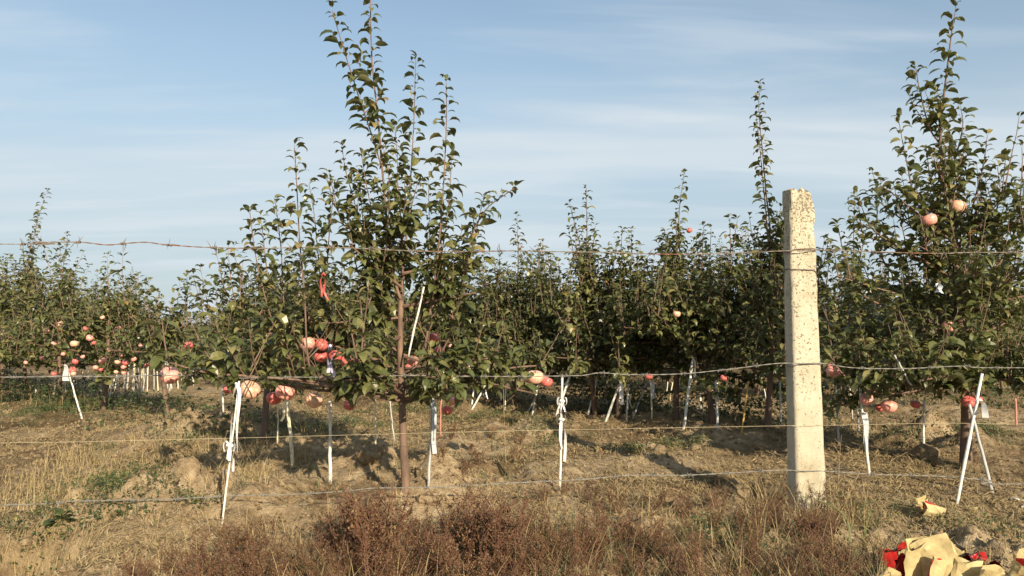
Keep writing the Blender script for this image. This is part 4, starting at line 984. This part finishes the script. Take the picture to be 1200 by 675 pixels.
# reddish brown weeds: wiry stems thick with tiny leaves and seeds
def weed_plant(rw, H, W, nstem, per, tint):
    g = Geo(); pts = []
    for k in range(nstem):
        a = rw.uniform(0, 6.28); t = rw.uniform(.1, 1) * W / H
        S = shoot_poly((rw.normal(0, .02), rw.normal(0, .02), -.01), (math.cos(a) * t, math.sin(a) * t, 1), H * rw.uniform(.55, 1.1), rw, .2, 6)
        g.add(*tube(S, np.linspace(.0018, .0007, 6), 3, False), 0, .3)
        for m_ in range(9):
            f = rw.uniform(.25, 1); q_ = S[min(5, int(f * 5))]; a2 = rw.uniform(0, 6.28)
            T = shoot_poly(q_, (math.cos(a2), math.sin(a2), rw.uniform(.3, 1.4)), H * rw.uniform(.1, .28), rw, .3, 4); g.add(*tube(T, [.001, .0009, .0008, .0006], 3, False), 0, .3)
            for _ in range(per):
                ff = rw.random() * 2.99; i_ = int(ff); pts.append(T[i_] + (T[i_ + 1] - T[i_]) * (ff - i_) + rw.normal(0, .004, 3))
    P = np.array(pts); m = len(P); s = rw.uniform(.004, .0085, m); a = rw.uniform(0, 6.28, m); e = rw.normal(.2, .6, m)
    D = np.stack((np.cos(a) * np.cos(e), np.sin(a) * np.cos(e), np.sin(e)), -1) * s[:, None]; S2 = np.stack((-np.sin(a), np.cos(a), rw.normal(0, .5, m)), -1) * (s * .30)[:, None]
    V = np.stack((P, P + D * .55 + S2, P + D, P + D * .55 - S2), 1).reshape(-1, 3)
    g.add(V, [np.arange(4)[None] + (np.arange(m) * 4)[:, None]], 0, np.repeat(np.clip(rw.normal(tint, .27, m), 0, 1), 4)); return g
def merge(dst, src, loc, s, rz):
    V = np.concatenate(src.V) * s; c_, s_ = math.cos(rz), math.sin(rz)
    W = np.column_stack((V[:, 0] * c_ - V[:, 1] * s_, V[:, 0] * s_ + V[:, 1] * c_, V[:, 2])) + np.array(loc); dst.V.append(W); dst.T.append(np.concatenate(src.T))
    for f, mm in zip(src.F, src.M): dst.F.append(f + dst.n); dst.M.append(mm)
    dst.n += len(W)
WP = [weed_plant(np.random.default_rng(300 + k), .20, .14, 8, 13, tt) for k, tt in enumerate((.38, .5, .6, .7, .3, .8))]
for (px, py, H, label) in [(445, 668, 1.62, 'tall red-brown wiry weed bush in front of the lowest wire, left of the trunk'), (590, 665, 1.55, 'tall red-brown wiry weed bush in front of the lowest wire, right of the trunk'), (548, 640, 1.2, 'reddish weed between the two tall weed bushes')]:
    b = gp(px, py)
    g = Geo()
    for k in range(5): merge(g, WP[(k * 2) % 6 if k < 3 else 0], (rng.normal(0, .05), rng.normal(0, .04), 0), H * rng.uniform(.75, 1.05), rng.uniform(0, 6))
    tag(obj('weed_bush', g.mesh('weed_bush', [M_weed], False), loc=tuple(b)), label, 'weed', 'red-brown weed bushes')
g = Geo(); cnt = 0
for _ in range(235):
    px = 140 + 880 * rng.random() ** .85; py = rng.uniform(600, 745)
    lim = np.interp(px, [150, 260, 400, 600, 700, 850, 920, 1000], [690, 655, 638, 632, 632, 645, 612, 650])
    if py < lim: continue
    x, y = flat_pt(px, py); merge(g, WP[int(rng.integers(0, 6))], (x, y, gz(x, y)), rng.uniform(.5, .98) * (1 if px < 860 else .95), rng.uniform(0, 6)); cnt += 1
tag(obj('brown_weeds', g.mesh('brown_weeds', [M_weed], False)), 'mass of brown wiry weeds along the bottom of the picture', 'weeds', kind='stuff')
# sparse reddish seedlings further in
g = Geo()
for px, py in [(560, 545), (600, 540), (640, 590), (545, 560), (520, 540), (575, 515), (840, 600), (720, 600), (770, 600), (690, 590), (610, 520), (530, 515), (380, 585), (890, 585), (920, 600), (960, 600), (985, 612), (905, 620), (660, 580), (800, 610)]:
    b = gp(px, py); merge(g, WP[int(rng.integers(0, 6))], tuple(b), rng.uniform(.45, .8), rng.uniform(0, 6))
tag(obj('sparse_weeds', g.mesh('sparse_weeds', [M_weed], False)), 'scattered red-brown weeds on the open soil', 'weeds', kind='stuff')
# dry grass at the post's foot and along the bottom right
c = np.array([(*flat_pt(rng.uniform(850, 1040), rng.uniform(590, 740)), 0) for _ in range(75)])
tufts(c, 15, .03, rng.uniform(.08, .2, len(c)), .003, .9, '', M_straw, 'tangled dry grass around the foot of the concrete post', .5, 3)
c = np.array([(*flat_pt(rng.uniform(150, 860), rng.uniform(625, 745)), 0) for _ in range(150)])
tufts(c, 9, .035, rng.uniform(.06, .19, len(c)), .0024, .9, '', M_straw, 'dry grass stems standing among the brown weeds', .6, 3)
c = np.array([(*flat_pt(rng.uniform(560, 1060), rng.uniform(620, 740)), 0) for _ in range(60)])
tufts(c, 8, .03, rng.uniform(.08, .2, len(c)), .003, .9, '', M_green, 'thin green grass mixed into the weeds at the bottom right', .7, 3, 'green_grass')
# long single blades and dead stems
def long_blade(pts, d0, d1, w, mat, label, name='grass_blade', cat='grass blade', grp='long single blades'):
    n = len(pts); P = curve([at(px, py, d0 + (d1 - d0) * k / (n - 1)) for k, (px, py) in enumerate(pts)], 18); f = np.linspace(0, 1, 18); base = P[0].copy(); P = P - base
    T = np.gradient(P, axis=0); S = np.cross(T, (0.15, 1, .2)); S /= np.linalg.norm(S, axis=1)[:, None]; U = np.cross(S, T); U /= np.linalg.norm(U, axis=1)[:, None]
    ww = (w / 2 * (1 - f ** 2.2) + .0003)[:, None]; V = np.vstack((P - S * ww + U * ww * .5, P, P + S * ww + U * ww * .5)); k = np.arange(17)
    tag(obj(name, one(V, [np.stack((k, k + 1, 18 + k + 1, 18 + k), -1), np.stack((18 + k, 18 + k + 1, 36 + k + 1, 36 + k), -1)], name, mat, True, .8), loc=tuple(base)), label, cat, grp)
long_blade([(985, 690), (992, 650), (996, 622), (985, 600), (960, 587), (925, 579)], 2.66, 2.75, .007, M_green, 'long green blade arching left across the post\'s foot')
long_blade([(992, 690), (1005, 650), (1015, 618), (1021, 596)], 2.6, 2.62, .009, M_green, 'upright green blade left of the paper bag pile')
long_blade([(1000, 695), (1012, 645), (1016, 610)], 2.62, 2.6, .008, M_green, 'yellow-green blade beside the upright one left of the bag pile')
long_blade([(990, 700), (994, 660), (1000, 640)], 2.58, 2.56, .007, M_green, 'short green blade at the bottom edge left of the bag pile')
def dead_stem(pts, r, label):
    b = gp(*pts[0]); P = curve([at(px, py, b[1] + .02 * k) for k, (px, py) in enumerate(pts)], 10) - b; q_ = np.random.default_rng(int(pts[0][0])); g = Geo(); g.add(*tube(P, np.linspace(r, r * .4, 10), 5))
    for k in range(5):
        p = P[3 + k]; S = shoot_poly(p, (q_.normal(0, 1), q_.normal(0, .6), .9), q_.uniform(.04, .1), q_, .3, 4); g.add(*tube(S, [.0012, .001, .0008, .0006], 4))
    tag(obj('dead_stem', g.mesh('dead_stem', [M_deadstem]), loc=tuple(b)), label, 'dead stem', 'dead weed stems')
dead_stem([(593, 545), (591, 500), (590, 452)], .0028, 'tall dead stem standing right of the front tree below the three apples')
dead_stem([(703, 545), (703, 515), (702, 492)], .0018, 'thin dead stem in the open alley')
dead_stem([(712, 596), (730, 575), (748, 557)], .0022, 'bent dead stalk leaning right just above the middle weeds')
dead_stem([(742, 560), (752, 530), (760, 505)], .0015, 'slender slanted dead stalk above the bent one')
dead_stem([(982, 566), (984, 535), (986, 510)], .0018, 'dead stem right of the concrete post under the silver strip')
dead_stem([(965, 640), (990, 590), (1008, 552)], .0018, 'tan dead stalk leaning right from the post\'s foot')

# broad-leaved weed at the lower left
b = gp(68, 616); t = thing('leafy_weed', b, 'small broad-leaved dark green weed alone on bare soil at lower left', 'weed'); qn = np.random.default_rng(9)
BL = [one(*(lambda T: (T[0], [T[1], T[2]]))(leaf_template(30, -25, .15, .42, 4, .5)), 'leaf', M_green, True, .25), one(*(lambda T: (T[0], [T[1], T[2]]))(leaf_template(55, 0, .2, .40, 4, .6)), 'leaf', M_green, True, .4)]
for k in range(14): s = qn.uniform(.03, .05); obj('leaf', BL[k % 2], t, rot=(qn.normal(0, .2), qn.normal(0, .25), k * GOLD), scale=(s, s, s), loc=(0, 0, .004))
b = gp(1088, 462)
# soil clods one can pick out
def clod(px, py, wpx, label):
    b = gp(px, py); D = wpx * b[1] / FPX; q_ = np.random.default_rng(int(px + py)); n, m = 9, 14; V = []
    for a in np.linspace(0, PI, n):
        for k in range(m):
            th = k * 2 * PI / m; p = np.array((math.sin(a) * math.cos(th), math.sin(a) * math.sin(th), math.cos(a) * .7)); V.append(p)
    V = np.array(V); nz = fbm(V[:, 0] * 1.6 + px, V[:, 1] * 1.6 + V[:, 2] * 2.1, 4, 12); V = V * (1 + .55 * nz)[:, None] * D / 2
    i = np.arange(n - 1)[:, None] * m; j = np.arange(m)[None, :]; j2 = (j + 1) % m
    tag(obj('soil_clod', one(V, [np.stack((i + j, i + m + j, i + m + j2, i + j2), -1).reshape(-1, 4)], 'soil_clod', M_soil, False), loc=(b[0], b[1], b[2] + D * .12)), label, 'clod', 'clods on the orchard floor')
clod(1084, 536, 30, 'large shaded soil clod below the straight white stake'); clod(105, 560, 22, 'long pale clod in the dry grass at lower left'); clod(203, 566, 12, 'small pale clod among green weeds at lower left'); clod(168, 578, 16, 'grey clod just above the lowest wire at lower left')
clod(432, 540, 30, 'biggest tan clod on the mound left of the front trunk'); clod(500, 588, 22, 'pale clod at the foot of the front trunk behind the weeds'); clod(556, 578, 18, 'pale clod between the two tall weed bushes'); clod(1100, 545, 16, 'small clod right of the large shaded one')
clod(815, 527, 14, 'clod on the bare patch right of the alley'); clod(30, 640, 16, 'clod on the lip of the washed-out bank')
gq = np.random.default_rng(15); g = Geo()
CL = []
for v_ in range(6):
    n_, m_ = 6, 9; U = np.array([(math.sin(a) * math.cos(k * 2 * PI / m_), math.sin(a) * math.sin(k * 2 * PI / m_), math.cos(a) * .75) for a in np.linspace(0, PI, n_) for k in range(m_)])
    U = U * (1 + .7 * fbm(U[:, 0] * 1.5 + 9 * v_, U[:, 1] * 1.5 + U[:, 2] * 1.9, 3, v_))[:, None]; i = np.arange(n_ - 1)[:, None] * m_; j = np.arange(m_)[None, :]; j2 = (j + 1) % m_
    CL.append((U, np.stack((i + j, i + m_ + j, i + m_ + j2, i + j2), -1).reshape(-1, 4)))
for _ in range(1100):
    yy = 2.6 + 5.2 * gq.random() ** 1.2; xx = gq.uniform(-.72, .72) * yy
    if fbm(np.array([xx * 1.3]), np.array([yy * 1.3]), 3, 612)[0] < .06: continue
    if xx > 1.1 and yy < 3.2: continue
    sz = .010 + .036 * gq.random() ** 3; U, F = CL[int(gq.integers(0, 6))]; a = gq.uniform(0, 6.28); c_, s_ = math.cos(a), math.sin(a)
    g.add(np.column_stack((U[:, 0] * c_ - U[:, 1] * s_, U[:, 0] * s_ + U[:, 1] * c_, U[:, 2])) * sz + np.array((xx, yy, gz(xx, yy) + sz * .15)), [F])
T8 = np.array([(1, 0, 0), (-1, 0, 0), (0, 1, 0), (0, -1, 0), (0, 0, 1), (0, 0, -1)]) * 1.0; F8 = np.array([(0, 2, 4), (2, 1, 4), (1, 3, 4), (3, 0, 4), (2, 0, 5), (1, 2, 5), (3, 1, 5), (0, 3, 5)])
n = 14000; x, y = in_view(n, 2.4, 7, gq, 1.4); kp = (fbm(x * 1.6, y * 1.6, 3, 333) > .06) | (bare_soil(x, y) > .35); x, y = x[kp], y[kp]; n = len(x)
s = gq.uniform(.004, .016, n); V = (T8[None] * (1 + gq.normal(0, .28, (n, 6, 1)))) * s[:, None, None] + np.column_stack((x, y, ground_z(x, y) + s * .2))[:, None, :]
g.add(V.reshape(-1, 3), [(F8[None] + (np.arange(n) * 6)[:, None, None]).reshape(-1, 3)])
tag(obj('soil_crumbs', g.mesh('soil_crumbs', [M_soil], False)), 'small crumbs of soil scattered over the ground', 'soil', kind='stuff')

# ------------------------------------------------------------------ discarded fruit bags
def bag_mesh(seed, w, h, mat, openness=.35):
    """a crushed paper bag: a flattened tube of creased facets, closed at the bottom, gaping at the mouth"""
    q_ = np.random.default_rng(seed); n, m = 6, 10; V = []
    bend = q_.uniform(-.25, .25); fold = q_.uniform(.4, .7)
    for i_ in range(n):
        f = i_ / (n - 1); th_ = (.05 + .45 * openness * f ** 1.4 + .12 * f * (1 - f)); cx0 = bend * w * f * f + (.10 * w * (f - fold) if f > fold else 0)
        for k in range(m):
            a = k * 2 * PI / m + .13; c_ = math.cos(a); s_ = math.sin(a)
            x = math.copysign(abs(c_) ** .75, c_) * w / 2; y = s_ * abs(s_) ** .3 * w / 2 * th_ * 1.6
            z = f * h + (h * .13 * (c_ * math.sin(seed * 1.7) + .5 * math.cos(2 * a + seed)) if f > .8 else 0)
            V.append((x + cx0, y, z))
    V = np.array(V); J = q_.normal(0, 1, V.shape) * np.array((.03, .035, .03)) * w; J[:m] *= .3
    G = (V + J).reshape(n, m, 3); up = 3                 # soften the creases: each facet becomes a small patch
    f1 = np.linspace(0, n - 1, (n - 1) * up + 1); i0 = np.minimum(f1.astype(int), n - 2); t1 = (f1 - i0)[:, None, None]
    G = G[i0] * (1 - t1) + G[i0 + 1] * t1
    f2 = np.arange(m * up) / up; j0 = f2.astype(int); t2 = (f2 - j0)[None, :, None]; G = G[:, j0] * (1 - t2) + G[:, (j0 + 1) % m] * t2
    n, m = G.shape[:2]; V = G.reshape(-1, 3) + q_.normal(0, .004 * w, (n * m, 3))
    i = np.arange(n - 1)[:, None] * m; j = np.arange(m)[None, :]; j2 = (j + 1) % m
    me = one(V, [np.stack((i + j, i + j2, i + m + j2, i + m + j), -1).reshape(-1, 4), np.arange(m)[None, ::-1]], 'paper', mat, True)
    me.set_sharp_from_angle(angle=R_(22)); return me
def bag(px, py, wpx, hpx, tilt, yaw, mat, label, seed, lining=None, openness=.35, dz=0.0, dd=0.0):
    b = gp(px, py); d = b[1] + dd; w, h = wpx * d / FPX, hpx * d / FPX * .92
    p = at(px, py, d)
    t = thing('fruit_bag', (p[0], p[1], gz(p[0], p[1]) + dz), label, 'paper bag', 'discarded fruit bags', 0); t.rotation_euler = (tilt[0], tilt[1], yaw)
    obj('paper', bag_mesh(seed, w, h, mat, openness), t)
    if lining: obj('lining', bag_mesh(seed + 3, w * .8, h * .9, lining, openness * .9), t, loc=(.004, .004, h * .07))
    return t
bag(1075, 690, 34, 62, (.15, -.10), .3, M_paper, 'tall yellow paper bag standing upright at the left of the pile', 1, M_blackpaper, dd=.0)
bag(1112, 694, 46, 68, (.2, -.38), -.3, M_paper, 'largest yellow bag of the pile, leaning left to a pointed corner', 2, None, .15, dd=.02)
bag(1046, 672, 20, 32, (.3, -.3), .2, M_redpaper, 'glossy red bag at the left end of the pile', 3, M_blackpaper, .4)
bag(1054, 652, 13, 16, (.7, .7), .8, M_paper, 'small torn yellow piece behind the left red bag', 4)
bag(1056, 648, 11, 13, (.2, .2), .2, M_redpaper, 'small red scrap topmost at the left of the pile', 5)
bag(1106, 664, 26, 26, (.3, .4), .1, M_paper, 'yellow bag lying behind the largest one', 6, M_blackpaper, .4, dd=.06)
bag(1142, 672, 26, 44, (.7, -1.15), .0, M_redpaper, 'crumpled dark red bag right of the largest yellow one', 7, M_blackpaper, .5)
bag(1128, 672, 20, 30, (.5, 1.0), .6, M_redpaper, 'second red bag pressed against the largest yellow one', 17, M_blackpaper, .5, dd=.02)
bag(1190, 688, 46, 46, (.5, .1), .4, M_paper, 'crumpled yellow bag cut by the right picture edge', 8, M_redpaper, .7)
bag(1216, 668, 30, 30, (.6, .6), .2, M_redpaper, 'red scrap at the right picture edge behind the crumpled yellow bag', 18)
bag(1030, 693, 24, 30, (.4, .3), .5, M_paper, 'yellow bag corner at the bottom edge, leftmost of the pile', 9)
bag(1128, 692, 30, 44, (-.1, .25), -.2, M_paper, 'yellow bag standing right of the largest one with a creased front', 20, M_blackpaper, .5, dd=-.03)
bag(1092, 688, 24, 48, (.1, .12), .5, M_paper, 'narrow yellow bag wedged between the upright and the largest one', 21, M_redpaper, .5, dd=-.04)
bag(1150, 676, 30, 30, (.9, -.5), .4, M_redpaper, 'dark red bag spread flat at the right of the pile', 22, M_blackpaper, .6)
bag(1064, 684, 16, 34, (-.1, -.3), .2, M_redpaper, 'red bag squeezed against the upright yellow one', 23, M_blackpaper, .5, dd=-.03)
bag(1154, 696, 30, 34, (.3, -.1), .1, M_paper, 'yellow bag corner at the bottom edge in front of the red one', 10)
bag(1080, 602, 18, 22, (.3, -.15), .3, M_paper, 'upright flap of yellow paper on the bare soil above the pile', 11, None, .3)
bag(1107, 603, 14, 34, (.1, -1.25), .2, M_paper, 'flattened yellow bag with red lining on the bare soil above the pile', 12, M_redpaper, .35)
bag(1076, 603, 10, 10, (.9, .5), .9, M_paper, 'small yellow scrap left of the flattened bag', 13)
bag(1137, 599, 9, 9, (.9, .8), .4, M_paper, 'tiny yellow paper scrap right of the long white stake\'s foot', 14)
bag(1184, 586, 9, 8, (1.1, .4), .3, M_ribbon, 'white scrap on the soil near the right picture edge, upper one', 15)
bag(1197, 596, 9, 8, (1.1, .5), .9, M_ribbon, 'white scrap on the soil near the right picture edge, lower one', 16)
bag(699, 531, 14, 9, (1.0, 1.2), .2, M_paper, 'orange tinted paper scrap on the soil of the open alley', 19, M_redpaper)
